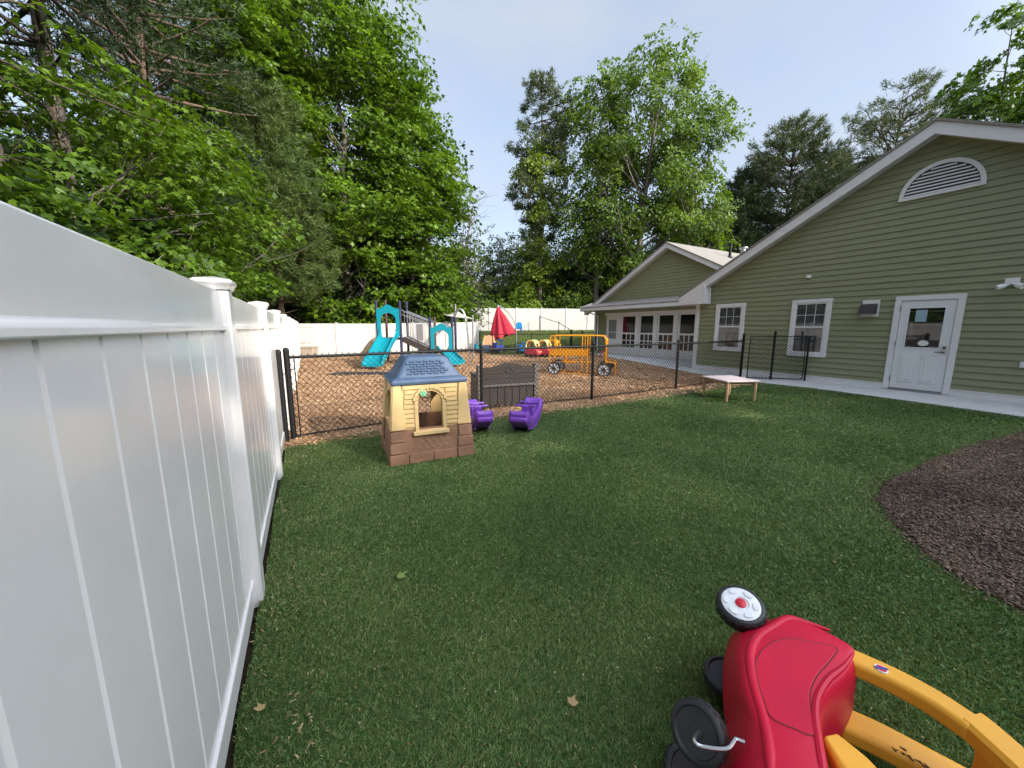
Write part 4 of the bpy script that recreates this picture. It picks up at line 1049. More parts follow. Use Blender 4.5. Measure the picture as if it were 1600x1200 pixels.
for fn, lo, hi in ((front_fn, hx0, hx1), (left_fn, hy0, hy1), (right_fn, hy0, hy1), (back_fn, hx0, hx1)):
    for sd_ in (0, 1):       # corner pilasters
        e0, e1 = (lo + hb(ZB) - .016, lo + hb(ZB) + .145) if sd_ == 0 else (hi - hb(ZB) - .145, hi - hb(ZB) + .016)
        t0, t1 = (lo + hb(.87) - .012, lo + hb(.87) + .070) if sd_ == 0 else (hi - hb(.87) - .070, hi - hb(.87) + .012)
        mb = MB(rot); mb.prism([(e0, ZB + .004), (e1, ZB + .004), (t1, .87), (t0, .87)], fn, -.024, .002); mb.build('corner_post', 'house_tan', wall, bevel=.006)
mb = MB(rot)      # window surround, pointed hood and sill
O = arch_pts(*WN, grow=.042); I = arch_pts(*WN, grow=0); n = len(O)
for k in range(n):
    mb.prism([O[k], O[(k + 1) % n], I[(k + 1) % n], I[k]], front_fn, -.022, .004)
cx_ = (WN[0] + WN[1]) / 2
for k in range(10):
    a0, a1 = math.pi * (.06 + .88 * k / 10), math.pi * (.06 + .88 * (k + 1) / 10)
    g = lambda a, r_: (cx_ + (.135 + r_) * math.cos(a), WN[3] + (.135 + r_) * math.sin(a))
    mb.prism([g(a0, .028), g(a0, .064), g(a1, .064), g(a1, .028)], front_fn, -.034, .004)
mb.prism([(WN[0] - .065, WN[2] - .055), (WN[1] + .065, WN[2] - .055), (WN[1] + .065, WN[2] - .012), (WN[0] - .065, WN[2] - .012)], front_fn, -.045, .004)
wf = mb.build('window_frame', 'house_tan', house, bevel=.006)
mb = MB(rot)
for k in range(6):
    a = k * 1.05; p = Vector(front_fn(1.075 + .026 * math.cos(a), .775 + .022 * math.sin(a), -.040)); mb.lathe([(.003, 0), (.017, .004), (.012, .012), (.002, .015)], p, (0, -1, 0), 8)
mb.lathe([(.014, 0), (.010, .018), (.002, .02)], front_fn(1.075, .775, -.042), (0, -1, 0), 10)
mb.build('flower_ornament', 'flower_green', wf, smooth=True)
# blue roof: flared eave skirt + hipped, flat-topped shingle block
mb = MB(rot)
mb.loft([frame4(.872, hx0 + .050, hx1 - .050, hy0 + .045, hy1 - .045), frame4(.905, hx0 + .040, hx1 - .040, hy0 + .035, hy1 - .035), frame4(.925, hx0 + .055, hx1 - .04, hy0 + .04, hy1 - .04), frame4(.965, hx0 + .13, hx1 - .13, hy0 + .12, hy1 - .12)])
roof = mb.build('roof', 'house_blue', house, bevel=.012, seg=3)
ra_ = lambda z: .115 + (z - .955) * .62
def rect_round(z, ins, n=5, rad=.05):
    x0, x1, y0, y1 = hx0 + ins, hx1 - ins, hy0 + ins * .8, hy1 - ins * .8; P = []
    for cx0, cy0, a0 in ((x1 - rad, y1 - rad, 0), (x0 + rad, y1 - rad, 90), (x0 + rad, y0 + rad, 180), (x1 - rad, y0 + rad, 270)):
        for k in range(n): a = R_(a0 + 90 * k / (n - 1)); P.append((cx0 + rad * math.cos(a), cy0 + rad * math.sin(a), z))
    return P
mb = MB(rot); mb.loft([rect_round(.950, .10), rect_round(.985, .125), rect_round(1.14, .215), rect_round(1.165, .235, rad=.06), rect_round(1.172, .27, rad=.06)], False, True)
mb.build('roof_block', 'house_blue', roof, bevel=.006)
mb = MB(rot)      # shingle ridges in relief on the front slope
rr = random.Random(4)
for r in range(6):
    z0 = .990 + r * .026
    for k in range(7):
        a = hx0 + .225 + k * .074 + (r % 2) * .037
        if a < hx1 - .275 - (z0 - .98) * .3:
            y_ = lambda z: hy0 + (.125 + (z - .985) * .58) * .8
            mb.add([(a, y_(z0) - .018, z0), (a + .058, y_(z0) - .018, z0), (a + .058, y_(z0 + .022) - .001, z0 + .022), (a, y_(z0 + .022) - .001, z0 + .022), (a, y_(z0), z0), (a + .058, y_(z0), z0)],
                   [(0, 1, 2, 3), (4, 5, 1, 0), (0, 3, 4), (1, 5, 2)])
mb.build('shingle_relief', 'house_blue', roof)

# ---- purple rockers
def rocker(label, near, far, w=.30, h=.46):
    near, far = Vector((*near, 0)), Vector((*far, 0)); L = (far - near).length; d = (far - near).normalized(); s = Vector((d.y, -d.x, 0))
    t = thing('rocking_toy', label, 'rocker', near + d * L / 2, 'purple rocking toys')
    N = 28; rings = []
    M = Matrix((( *s, 0), (*d, 0), (0, 0, 1, 0), (0, 0, 0, 1))).transposed(); M.translation = near
    # a boat: belly follows a shallow arc, both ends curl up into a seat back
    def zb(t_): x = abs(2 * t_ - 1); return .012 + .17 * x ** 2.6
    def dip(t_): return .085 * smooth((.40 - abs(t_ - .5)) / .14)
    def ztp(t_):
        x = abs(2 * t_ - 1)
        if x > .80: return .16 + .27 * math.sin(min(1, (x - .55) / .40) * math.pi / 2) * h / .46
        return .19 + .05 * x + .20 * smooth((x - .60) / .3) * h / .46
    for i in range(N + 1):
        t_ = i / N; x = abs(2 * t_ - 1); y = L * t_
        ww = w / 2 * (1 - .10 * (1 - x)) * (1 if x < .9 else 1 - .25 * ((x - .9) / .1) ** 2); a, b = zb(t_), max(zb(t_) + .10, ztp(t_) if x < .985 else ztp(t_) - .04)
        rings.append([Vector((-ww * .78, y, a)), Vector((ww * .78, y, a)), Vector((ww, y, a + (b - a) * .25)), Vector((ww, y, b - .035)), Vector((ww * .86, y, b)), Vector((ww * .66, y, b - .004)), Vector((ww * .60, y, b - dip(t_) * 1.0 - .006)), Vector((-ww * .60, y, b - dip(t_) - .006)), Vector((-ww * .66, y, b - .004)), Vector((-ww * .86, y, b)), Vector((-ww, y, b - .035)), Vector((-ww, y, a + (b - a) * .25))])
    mb = MB(M); mb.loft(rings); mb.build('body', 'toy_purple', t, bevel=.012, seg=2, angle=50)
    for e in (0, 1):      # moulded seat lip on each end
        mb = MB(M); y = -.015 if e == 0 else L + .015; sgn = 1 if e == 0 else -1
        pr = [(y - sgn * .012, .20), (y - sgn * .020, .225), (y - sgn * .012, .262), (y + sgn * .05, .275), (y + sgn * .05, .19)]
        mb.prism(pr, lambda a, b, t2: (t2, a, b), -w / 2 * .80, w / 2 * .80); mb.build('end_lip', 'toy_purple', t, bevel=.010)
    for e in (.38, .62):  # handle posts with grips
        mb = MB(M); y = L * e; mb.loft([[(-.07, y - .045, .16), (.07, y - .045, .16), (.07, y + .045, .16), (-.07, y + .045, .16)], [(-.05, y - .03, .30), (.05, y - .03, .30), (.05, y + .03, .30), (-.05, y + .03, .30)], [(-.055, y - .03, .35), (.055, y - .03, .35), (.055, y + .03, .35), (-.055, y + .03, .35)]])
        hp = mb.build('handle_post', 'toy_purple', t, bevel=.010)
        mb = MB(M); mb.tube([(-.15, y, .345), (.15, y, .345)], .017, 8); mb.build('grip', 'toy_purple', hp, smooth=True)
    for k in (-1, 1):     # rocker runners with an opening
        mb = MB(M); run = [Vector((k * (w / 2 - .035), L * (.14 + .72 * i / 12), .018 + .06 * abs(i / 6 - 1) ** 2.2)) for i in range(13)]; mb.tube(run, .020, 6); mb.build('runner', 'toy_purple', t, smooth=True)
    return t
rocker('purple plastic rocking toy seen end on, right beside the playhouse', (2.075, 4.53), (2.22, 5.46), .27, .33)
rocker('purple plastic rocking toy turned aslant on the open turf, curled end raised', (2.47, 4.28), (3.24, 5.08), .30, .33)

# ---- storage bench just behind the fence
B0, B1 = Vector((2.72, 6.14, 0)), Vector((3.86, 5.98, 0))
bd = (B1 - B0).normalized(); bs = Vector((-bd.y, bd.x, 0)); BL = (B1 - B0).length
Mb = Matrix(((*bd, 0), (*bs, 0), (0, 0, 1, 0), (0, 0, 0, 1))).transposed(); Mb.translation = B0
bench = thing('storage_bench', 'brown plastic storage bench with a curved plank back standing behind the wire fence', 'bench', B0 + bd * BL / 2)
ZG = -.0
mb = MB(Mb)
for k in range(7):
    w = (BL - .10) / 7; mb.box((.05 + k * w + .004, .03, .03), (.05 + (k + 1) * w - .004, .06, .385))
mb.box((.05, .061, .02), (BL - .05, .50, .385)); mb.build('chest', 'bench_brown', bench, bevel=.004)
mb = MB(Mb); mb.box((.03, -.012, .388), (BL - .03, .52, .435)); mb.build('seat', 'bench_grey', bench, bevel=.012)
mb = MB(Mb)
for k in range(3):
    z0 = .437 + k * .098; mb.box((.05, .015, z0), (BL - .05, .055, z0 + .093))
top = [(.05, .732), (BL - .05, .732)] + [(BL - .05 - (BL - .10) * i / 20, .758 + .075 * (0.5 - .5 * math.cos(2 * math.pi * max(0, min(1, (i / 20 - .12) / .76))))) for i in range(21)]
mb.prism(top, lambda a, b, t_: (a, t_, b), .015, .055); br_ = mb.build('backrest', 'bench_brown', bench, bevel=.005)
mb = MB(Mb)
for k in range(10): a_ = k * .628; mb.lathe([(.004, 0), (.024, .004), (.018, .012), (.003, .014)], (BL / 2 + .06 * math.cos(a_), .015, .70 + .055 * math.sin(a_)), (0, -1, 0), 8)
mb.build('back_wreath', 'bench_brown', br_, smooth=True)
for x in (-.035, BL - .05):
    mb = MB(Mb)
    for k in range(5): mb.box((x, 0.0, .01 + k * .158), (x + .085, .12, .01 + k * .158 + .153))
    for k in range(4): mb.box((x + .004, .121, .01 + k * .145), (x + .081, .55, .01 + k * .145 + .141))
    mb.box((x - .012, .121, .592), (x + .097, .56, .630)); mb.build('side_panel', 'bench_grey', bench, bevel=.006)

# ---- low table
TC = Vector((7.72, 4.50, 0)); Mt = Matrix.Translation(TC) @ Matrix.Rotation(R_(-22), 4, 'Z')
table = thing('play_table', 'low pale square table with round wooden legs near the chain-link gate', 'table', TC)
hw, hd = .36, .42
mb = MB(Mt); mb.loft([rect_r for rect_r in [[(sx * (hw - i_), sy * (hd - i_), z) for sx, sy in ((-1, -1), (1, -1), (1, 1), (-1, 1))] for z, i_ in ((.405, .012), (.41, 0), (.435, 0), (.44, .012))]]); mb.build('tabletop', 'table_top', table, bevel=.01)
mb = MB(Mt); 
for a, b in (((-hw + .08, -hd + .08), (hw - .08, -hd + .10)), ((-hw + .08, hd - .10), (hw - .08, hd - .08)), ((-hw + .08, -hd + .102), (-hw + .10, hd - .102)), ((hw - .10, -hd + .102), (hw - .08, hd - .102))): mb.box((*a, .345), (*b, .404))
mb.build('apron', 'table_wood', table, bevel=.003)
for sx in (-1, 1):
    for sy in (-1, 1):
        mb = MB(Mt); mb.lathe([(.019, 0.006), (.026, .05), (.032, .404)], (sx * (hw - .055), sy * (hd - .055), 0), n=14); mb.build('leg', 'table_wood', table, smooth=True)

# ================================================================== PLAYGROUND BEHIND THE CHAIN-LINK FENCE
FH = Vector((math.sin(YAW), math.cos(YAW), 0))
PO = at_d(592, 560, 14.6); PO.z = 0
def frame_at(o, e1, e2):
    m = Matrix(((*e1, 0), (*e2, 0), (0, 0, 1, 0), (0, 0, 0, 1))).transposed(); m.translation = o; return m
MP = frame_at(PO, RT, FH)
play = thing('play_structure', 'climbing structure with two teal slides, navy posts and a railed sloping bridge', 'play structure', PO + RT * 1.4)
def pbox(name, m, a, b, parent=play, bevel=.004): mb = MB(MP); mb.box(a, b); return mb.build(name, m, parent, bevel=bevel)
for x, y, h, m_ in ((0, 0, 2.50, 'navy'), (.92, 0, 2.46, 'navy'), (.05, .95, 2.56, 'post_brown'), (.92, .95, 2.5, 'navy'), (2.06, .05, 1.86, 'navy'), (2.92, .10, 1.86, 'navy'), (2.06, .95, 1.88, 'post_brown'), (2.92, .95, 1.86, 'navy'), (1.55, .35, .72, 'post_brown')):
    mb = MB(MP); mb.tube([(x, y, -.05), (x, y, h)], .052, 12); mb.lathe([(.058, 0), (.058, .03), (.03, .05), (.002, .055)], (x, y, h), n=12); mb.build('post', m_, play, smooth=True)
pbox('deck', 'deck_brown', (.02, -.02, 1.0), (.92, .95, 1.08)); pbox('deck', 'deck_brown', (2.06, .0, .48), (2.92, .98, .56))
mb = MB(MP); mb.tube([(.16, .10, .88), (.16, .85, .88)], .14, 16); mb.M = MP; mb.build('crawl_tube', 'deck_brown', play, smooth=True)
def arch_panel(x0, x1, y, z0, z1, th=.06):
    mb = MB(MP); n = 14; c = (x0 + x1) / 2; r = (x1 - x0) / 2 - .13; zs = z0 + (z1 - z0) * .52
    top = lambda x: z1 - .10 + .16 * math.exp(-((x - c) / .20) ** 2)
    fn = lambda a, b, t_: (a, y + t_, b)
    xs_ = [x0 + (x1 - x0) * i / 24 for i in range(25)]
    for i in range(24):
        a, b = xs_[i], xs_[i + 1]
        def low(x):
            u = (x - c) / r
            return zs + .26 * (z1 - z0) * math.sqrt(max(0, 1 - u * u)) if abs(u) < 1 else z0 + .02
        la, lb = low(a), low(b)
        if abs((a - c) / r) < 1 <= abs((b - c) / r): lb = la
        if abs((b - c) / r) < 1 <= abs((a - c) / r): la = lb
        if abs(((a + b) / 2 - c) / r) >= 1: la = lb = z0 + .02
        mb.prism([(a, la), (b, lb), (b, top(b)), (a, top(a))], fn, 0, th)
    return mb
arch_panel(.02, .90, -.07, 1.12, 2.30).build('arch_panel', 'slide_teal', play)
arch_panel(2.08, 2.92, .0, .60, 1.58).build('arch_panel', 'slide_teal', play)
def slide(name, top, bot, w, side=.17, ax=None, bump=0):
    """open chute from top to bottom, curved run-out, raised side walls"""
    top, bot = Vector(top), Vector(bot); d = Vector((bot.x - top.x, bot.y - top.y, 0)); L = d.length; d.normalize(); s = Vector((-d.y, d.x, 0)); N = 18; rings = []
    for i in range(N + 1):
        t_ = i / N; z = top.z + (bot.z - top.z) * (smooth(t_) * .55 + t_ * .45) ; p = top + d * L * t_; p.z = z
        g = 1 if t_ < .82 else 1 + .12 * (t_ - .82) / .18
        sh = side * (1.35 if t_ < .12 else 1.0) * (1 if t_ < .85 else 1 - .75 * (t_ - .85) / .15)
        ww = w / 2 * g
        prof = [(-ww - .035, -.02), (-ww - .05, sh), (-ww, sh + .02), (-ww + .03, .05), (-ww * .45, .0), (ww * .45, .0), (ww - .03, .05), (ww, sh + .02), (ww + .05, sh), (ww + .035, -.02), (ww * .5, -.06), (-ww * .5, -.06)]
        rings.append([p + s * a + Vector((0, 0, b)) for a, b in prof])
    mb = MB(MP); mb.loft(rings); return mb.build(name, 'slide_teal', play, smooth=True)
slide('slide', (.46, -.02, 1.08), (.36, -1.72, .17), .62)
slide('slide', (2.56, .02, .58), (3.26, -.75, .16), .50, .14)
# end hood of the bigger chute
for x in (.10, .80): mb = MB(MP); mb.tube([(x, -.06, 1.10), (x, -.10, 1.30), (x + (.05 if x < .4 else -.05), -.12, 1.42)], [.05, .05, .03], 8); mb.build('slide_handle', 'slide_teal', play, smooth=True)
# sloping bridge, rails, balusters
mb = MB(MP); mb.beam((.96, .10, 1.02), (2.06, .10, .50), .06, .20); mb.beam((.96, .86, 1.02), (2.06, .86, .50), .06, .20); mb.beam((.96, .48, 1.06), (2.06, .48, .54), .70, .03); mb.build('bridge', 'deck_brown', play)
for y in (.10, .86):
    mb = MB(MP); mb.tube([(.95, y, 2.15), (2.08, y, 1.70)], .020, 8); mb.tube([(.95, y, 1.98), (2.08, y, 1.53)], .014, 6); mb.tube([(.95, y, 1.17), (2.08, y, .66)], .016, 6)
    rl = mb.build('bridge_railing', 'grey_metal', play, smooth=True)
    for k in range(9):
        x = 1.05 + k * .115; t_ = (x - .95) / 1.13; mb = MB(MP); mb.tube([(x, y, 1.17 - .51 * t_), (x, y, 2.15 - .45 * t_)], .011, 6); mb.build('baluster', 'grey_metal', rl)
pbox('play_panel', 'dull_metal', (1.52, .05, .98), (1.78, .08, 1.62))
mb = MB(MP)
out = [(-1.02, .04)] + [(-1.02 + 1.0 * (i / 14), .04 + 1.12 * math.sin(math.pi / 2 * i / 14) ** .75) for i in range(1, 15)] + [(-.02, .04)]
mb.prism(out, lambda a, b, t_: (a, .35 + t_, b), 0, .16); cp = mb.build('climbing_panel', 'climb_tan', play, bevel=.03)
for x, z in ((-.62, .35), (-.40, .62), (-.28, .30), (-.18, .85)): mb = MB(MP); mb.lathe([(.06, 0), (.05, .03), (.01, .045)], (x, .35, z), (0, -1, 0), 8); mb.build('hand_hold', 'post_brown', cp, smooth=True)
mb = MB(MP)
for y in (.45, .75): mb.tube(catmull([(3.55, y, 0), (3.50, y, .9), (3.42, y, 1.75), (3.30, y, 2.15), (3.10, y, 2.20), (2.92, y, 1.9)], 5, False), .020, 8)
for z in (.5, .9, 1.3, 1.7): mb.tube([(3.46, .45, z), (3.46, .75, z)], .014, 6)
mb.build('arch_ladder', 'grey_metal', play, smooth=True)
# wear mat at the slide's foot
c0 = at_z(566, 585, 0); mb = MB(); e1 = RT; e2 = FH
mb.prism([(-.95, -.30), (.85, -.22), (.95, .28), (-.85, .26)], lambda a, b, t_: c0 + e1 * a + e2 * b + Vector((0, 0, t_)), 0, .055)
tag(mb.build('rubber_mat', 'rubber_mat', bevel=.01), 'dark rubber wear mat lying on the wood chips at the bigger slide', 'mat')

# ---- yellow bus climbing frame
q0, q1 = at_z(866, 585), at_z(943, 588); bx = (q1 - q0); BLn = bx.length; bx.normalize(); by = Vector((-bx.y, bx.x, 0))
MBs = frame_at(q0, bx, by)
bus = thing('play_bus', 'yellow steel tube climbing frame shaped like a bus with spoked black and white wheels', 'play bus', q0 + bx * BLn / 2)
W_ = .75
xA, xB = -.16, BLn + .02
def ptube(name, m, paths, r, parent=bus, n=8):
    mb = MB(MBs)
    for p in paths: mb.tube(p, r, n)
    return mb.build(name, m, parent, smooth=True)
for y in (0.02, W_):
    ptube('side_frame', 'bus_yellow', [catmull([(xA, y, .10), (xA, y, .7), (xA, y, 1.08), (xA + .03, y, 1.19), (xA + .12, y, 1.23), (.8, y, 1.235), (xB - .12, y, 1.23), (xB - .02, y, 1.18), (xB + .02, y, 1.02), (xB + .02, y, .6), (xB + .02, y, .12)], 4, False)], .019)
    ptube('window_bar', 'bus_yellow', [[(.02, y, .55), (.02, y, 1.22)], [(.86, y, .2), (.86, y, 1.22)], [(1.02, y, .1), (1.02, y, 1.22)]], .017)
    ptube('sill_rail', 'bus_yellow', [[(.2, y, .42), (1.24, y, .42)], [(-.1, y, .06), (BLn + .1, y, .02)]], .016)
    mb = MB(MBs); mb.box((xA + .02, y - .012, .60), (1.02, y + .012, .79)); mb.build('side_panel', 'bus_yellow', bus, bevel=.006)
mb = MB(MBs)
for k in range(9): x = .02 + k * (BLn - .1) / 8; mb.tube([(x, .02, 1.232), (x, W_, 1.232)], .014, 6)
mb.build('roof_rung', 'bus_yellow', bus)
mb = MB(MBs); mb.box((xA + .05, .04, .05), (xB - .25, W_ - .02, .075)); 
ptube('floor_rail', 'bus_yellow', [[(.3, .04, .07), (.3, W_, .07)], [(.75, .04, .07), (.75, W_, .07)], [(1.2, .04, .07), (1.2, W_, .07)]], .014)
mb = MB(MBs); mb.box((.28, .12, .36), (.62, W_ - .1, .40)); mb.box((.28, .12, .40), (.31, W_ - .1, .62)); mb.build('bench_seat', 'bus_yellow', bus, bevel=.01)
# dash, wheel, bonnet
mb = MB(MBs); mb.box((xB - .05, .03, .52), (xB + .0, W_, .72)); mb.build('dashboard', 'bus_yellow', bus, bevel=.01)
mb = MB(MBs); mb.lathe([(.10, -.012), (.125, 0), (.10, .012), (.085, 0)], (xB - .14, .28, .66), (-1, 0, .35), 20, True); mb.build('steering_wheel', 'hub_red', bus, smooth=True)
mb = MB(MBs); mb.tube([(xB + .02, .02, .45), (xB + .30, .02, .42), (xB + .30, W_, .42), (xB + .02, W_, .45)], .02, 8); mb.tube([(xB + .30, .02, .42), (xB + .32, .02, .05)], .02, 8); mb.tube([(xB + .30, W_, .42), (xB + .32, W_, .05)], .02, 8); mb.build('bonnet_frame', 'bus_yellow', bus, smooth=True)
mb = MB(MBs); mb.box((xB + .06, .05, .28), (xB + .275, W_ - .03, .40)); mb.build('bonnet', 'post_brown', bus, bevel=.01)
mb = MB(MBs); mb.box((xB - .02, .0, .96), (xB + .05, W_ + .02, 1.16)); mb.build('visor', 'bus_yellow', bus, bevel=.02)
def spoke_wheel(c):
    mb = MB(MBs); mb.lathe([(.165, -.03), (.205, -.03), (.21, 0), (.205, .03), (.165, .03)], c, (0, -1, 0), 28, True); w = mb.build('wheel', 'toy_black', bus, smooth=True)
    mb = MB(MBs); mb.lathe([(.168, -.012), (.168, .012), (.002, .014)], c, (0, -1, 0), 28); mb.build('wheel_disc', 'toy_white', w)
    mb = MB(MBs)
    for k in range(8):
        a = k * math.pi / 4 + .2; mb.beam((c[0] + .02 * math.cos(a), c[1] - .022, c[2] + .02 * math.sin(a)), (c[0] + .172 * math.cos(a), c[1] - .022, c[2] + .172 * math.sin(a)), .024, .012, (0, 1, 0))
    mb.lathe([(.05, .0), (.05, .03), (.01, .035)], c, (0, -1, 0), 14); mb.build('spoke', 'toy_black', w)
for x in (0, BLn):
    for y in (-.05, W_ + .06): spoke_wheel((x, y, .205))

# ---- folded red cantilever umbrella
ub = at_d(807, 548, 22.0); ub.z = gz(ub.x, ub.y)
apex = at_d(778, 479, 22.0)
um = thing('cantilever_umbrella', 'folded red cantilever umbrella hanging from a dark curved pole', 'umbrella', ub)
P = [ub + Vector((0, 0, -.02)), at_d(807, 530, 22), at_d(805, 508, 22), at_d(798, 493, 22), at_d(789, 483.5, 22), apex + Vector((0, 0, .05))]
mb = MB(); mb.tube(catmull(P, 5, False), .035, 10); mb.build('pole', 'dull_metal', um, smooth=True)
mb = MB(); mb.box(ub + Vector((-.4, -.06, 0)), ub + Vector((.4, .06, .05))); mb.box(ub + Vector((-.06, -.4, .001)), ub + Vector((.06, -.061, .05))); mb.box(ub + Vector((-.06, .061, .001)), ub + Vector((.06, .4, .05))); mb.build('base_plate', 'dull_metal', um)
bl, br = at_d(769.5, 531, 22), at_d(802, 521, 22)
NR = 56; rings = []
for i in range(15):
    t_ = i / 14; c = apex.lerp((bl + br) / 2, t_); w = (.05 + (.5 * (br - bl).length + .02) * t_ ** .9)
    ring = []
    for k in range(NR):
        a = 2 * math.pi * k / NR; fold = 1 + (.16 + .06 * math.sin(3 * a)) * math.sin(a * 9 + 1.2 * math.sin(2.3 * a)) * min(1, t_ * 3)
        p = c + RT * (math.cos(a) * w * fold) + FH * (math.sin(a) * w * .55 * fold)
        p.z += (math.cos(a) * (br.z - bl.z) / 2) * t_ + (.07 * math.sin(a * 9 + .7) * t_ if i == 14 else 0)
        ring.append(p)
    rings.append(ring)
mb = MB(); mb.loft(rings); mb.build('canopy', 'umbrella_red', um, smooth=True)
mb = MB(); mb.lathe([(.05, -.06), (.06, 0), (.035, .05), (.01, .09)], apex, n=12); mb.build('finial', 'dull_metal', um, smooth=True)

# ---- shade sail with its two poles
sa, sb, sc_ = at_d(678, 487.5, 25), at_d(741, 498, 17.5), at_d(713, 484, 24.5)
sl = thing('shade_sail', 'pale triangular shade sail stretched beyond the smaller slide', 'sail', at_d(713, 548, 19))
mb = MB(); n = 10; idx = {}
for i in range(n + 1):
    for j in range(n + 1 - i):
        a, b = i / n, j / n; c = 1 - a - b; p = sa * a + sb * b + sc_ * c; p.z -= .35 * (a * b + b * c + a * c); idx[i, j] = len(mb.v); mb.v.append(p)
for i in range(n):
    for j in range(n - i):
        mb.f.append((idx[i, j], idx[i + 1, j], idx[i, j + 1]))
        if j < n - i - 1: mb.f.append((idx[i + 1, j], idx[i + 1, j + 1], idx[i, j + 1]))
so = mb.build('sail', 'sail', sl, smooth=True); so.modifiers.new('thick', 'SOLIDIFY').thickness = .012
for i, (u, ub_, D, top) in enumerate(((713, 549, 19.0, 477), (739.5, 547, 17.6, 494))):
    p = at_d(u, ub_, D); p.z = 0; tp = at_d(u, top, D)
    t = thing('sail_pole', ('tall grey steel pole beside the smaller slide, carrying the shade sail', 'shorter grey steel pole at the tip of the shade sail')[i], 'pole', p, 'shade sail poles')
    mb = MB(); mb.tube([(p.x, p.y, -.02), (p.x, p.y, tp.z)], .038, 10); mb.build('pole', 'dull_metal', t, smooth=True)
    mb = MB(); mb.lathe([(.05, 0), (.05, .03), (.02, .06), (.002, .065)], (p.x, p.y, tp.z), n=10); mb.build('cap', 'dull_metal', t, smooth=True)

# ---- far chain-link fence with gate, and the railing climbing the bank
f0, f1, f2, f3, f4 = Vector((9.35, 21.0, 0)), Vector((8.75, 17.95, 0)), at_d(830, 553, 20.3), at_d(891, 550, 21.5), at_d(929, 550, 21.8)
chain_fence('far black chain-link fence between the wood chips and the grassy bank', [(v.x, v.y) for v in (f0, f1, f2, f3)], gz, 1.13, r=.0032, pitch=.17, tops=[.05, .05, .02, .15])
gate('far black chain-link gate beside the corner of the lower wing', (f3.x + .1, f3.y - .02), (f4.x, f4.y), .06, 1.18, 1.22, .022)
h0, h1, h2 = at_d(843, 516, 29.6), at_d(873, 519, 26.4), at_d(893, 522, 23.6)
chain_fence('thin black railing running down the grassy bank towards the far gate', [(v.x, v.y) for v in (h0, h1, h2)], gz, 1.15, r=.003, pitch=.22, mesh=False, pr=.024, group='black chain-link fences')

# ---- little coupes parked on the edge of the chips
def coupe(label, u, v, D, rot_, faded, roofm):
    o = at_d(u, v, D); o.z = gz(o.x, o.y) + .01
    t = thing('ride_on_car', label, 'toy car', o, 'toy cars parked by the far gate', rot_)
    M = BASE[t.name]
    prof = [(-.36, .16), (-.38, .30), (-.34, .42), (-.20, .45), (.02, .44), (.20, .42), (.36, .36), (.39, .24), (.36, .13)]
    rings = []
    for y, k in ((-.225, .90), (-.19, .98), (-.1, 1.0), (.1, 1.0), (.19, .98), (.225, .90)):
        rings.append([(x * k, y, .13 + (z - .13) * k + .02 * (1 - k)) for x, z in prof])
    mb = MB(M); mb.loft(rings); mb.build('body', faded, t, bevel=.02)
    for x in (-.24, .25):
        for y in (-.225, .225):
            mb = MB(M); mb.lathe([(.04, -.03), (.09, -.03), (.095, 0), (.09, .03), (.04, .032)], (x, y, .095), (0, 1, 0), 16); mb.build('wheel', 'toy_black', t, smooth=True)
    # rounded roof on broad pillars
    for y in (-.17, .17):
        mb = MB(M); o_ = catmull([(-.30, y, .42), (-.30, y, .62), (-.22, y, .78), (-.02, y, .83), (.14, y, .78), (.22, y, .60), (.26, y, .42)], 5, False); mb.tube(o_, .040, 8); mb.build('roof_pillar', roofm, t, smooth=True)
    mb = MB(M); rr_ = []
    for x, z, k in ((-.27, .70, .7), (-.20, .80, .95), (-.02, .85, 1), (.13, .80, .95), (.19, .70, .7)): rr_.append([(x, -.19 * k, z - .02), (x, .19 * k, z - .02), (x + .01, .15 * k, z + .015), (x + .01, -.15 * k, z + .015)])
    mb.loft(rr_); mb.build('roof', roofm, t, bevel=.012)
    mb = MB(M); mb.box((.30, -.16, .26), (.40, .16, .30)); mb.build('bumper', roofm, t, bevel=.01)
    return t
coupe('faded red toy car with cream roof, first beside the small blue toy', 833, 557, 18.3, R_(-60), 'faded_red', 'pale_yellow')
coupe('faded red toy car with cream roof, between the other two', 851.5, 557, 18.4, R_(-62), 'faded_red', 'pale_yellow')
coupe('bright red toy car with deep yellow roof, half behind the yellow bus frame', 866, 555.5, 18.6, R_(-58), 'hub_red', 'bus_yellow')
# ---- other small toys beyond the fence
def push_toy(label, u, v, D, m, s=1.0):
    o = at_d(u, v, D); o.z = gz(o.x, o.y) + .01
    t = thing('ride_on_toy', label, 'ride-on toy', o)
    M = Matrix.Translation(o) @ Matrix.Rotation(.6, 4, 'Z') @ Matrix.Scale(s, 4)
    mb = MB(M); mb.loft([[(-.30, -.10, .12), (-.30, .10, .12), (-.32, .09, .26), (-.32, -.09, .26)], [(-.1, -.14, .11), (-.1, .14, .11), (-.1, .12, .30), (-.1, -.12, .30)], [(.15, -.14, .11), (.15, .14, .11), (.15, .12, .28), (.15, -.12, .28)], [(.34, -.09, .13), (.34, .09, .13), (.32, .07, .30), (.32, -.07, .30)]]); mb.build('body', m, t, bevel=.03)
    mb = MB(M); mb.tube([(.22, 0, .28), (.16, 0, .48), (.16, -.13, .50)], .022, 8); mb.tube([(.16, 0, .48), (.16, .13, .50)], .022, 8); mb.build('handlebar', m, t, smooth=True)
    for x in (-.2, .22):
        for y in (-.15, .15): mb = MB(M); mb.lathe([(.03, -.02), (.085, -.02), (.09, 0), (.085, .02), (.03, .022)], (x, y, .09), (0, 1, 0), 14); mb.build('wheel', 'toy_black', t, smooth=True)
    mb = MB(M); mb.box((-.32, -.10, .27), (-.27, .10, .42)); mb.build('backrest', m, t, bevel=.015)
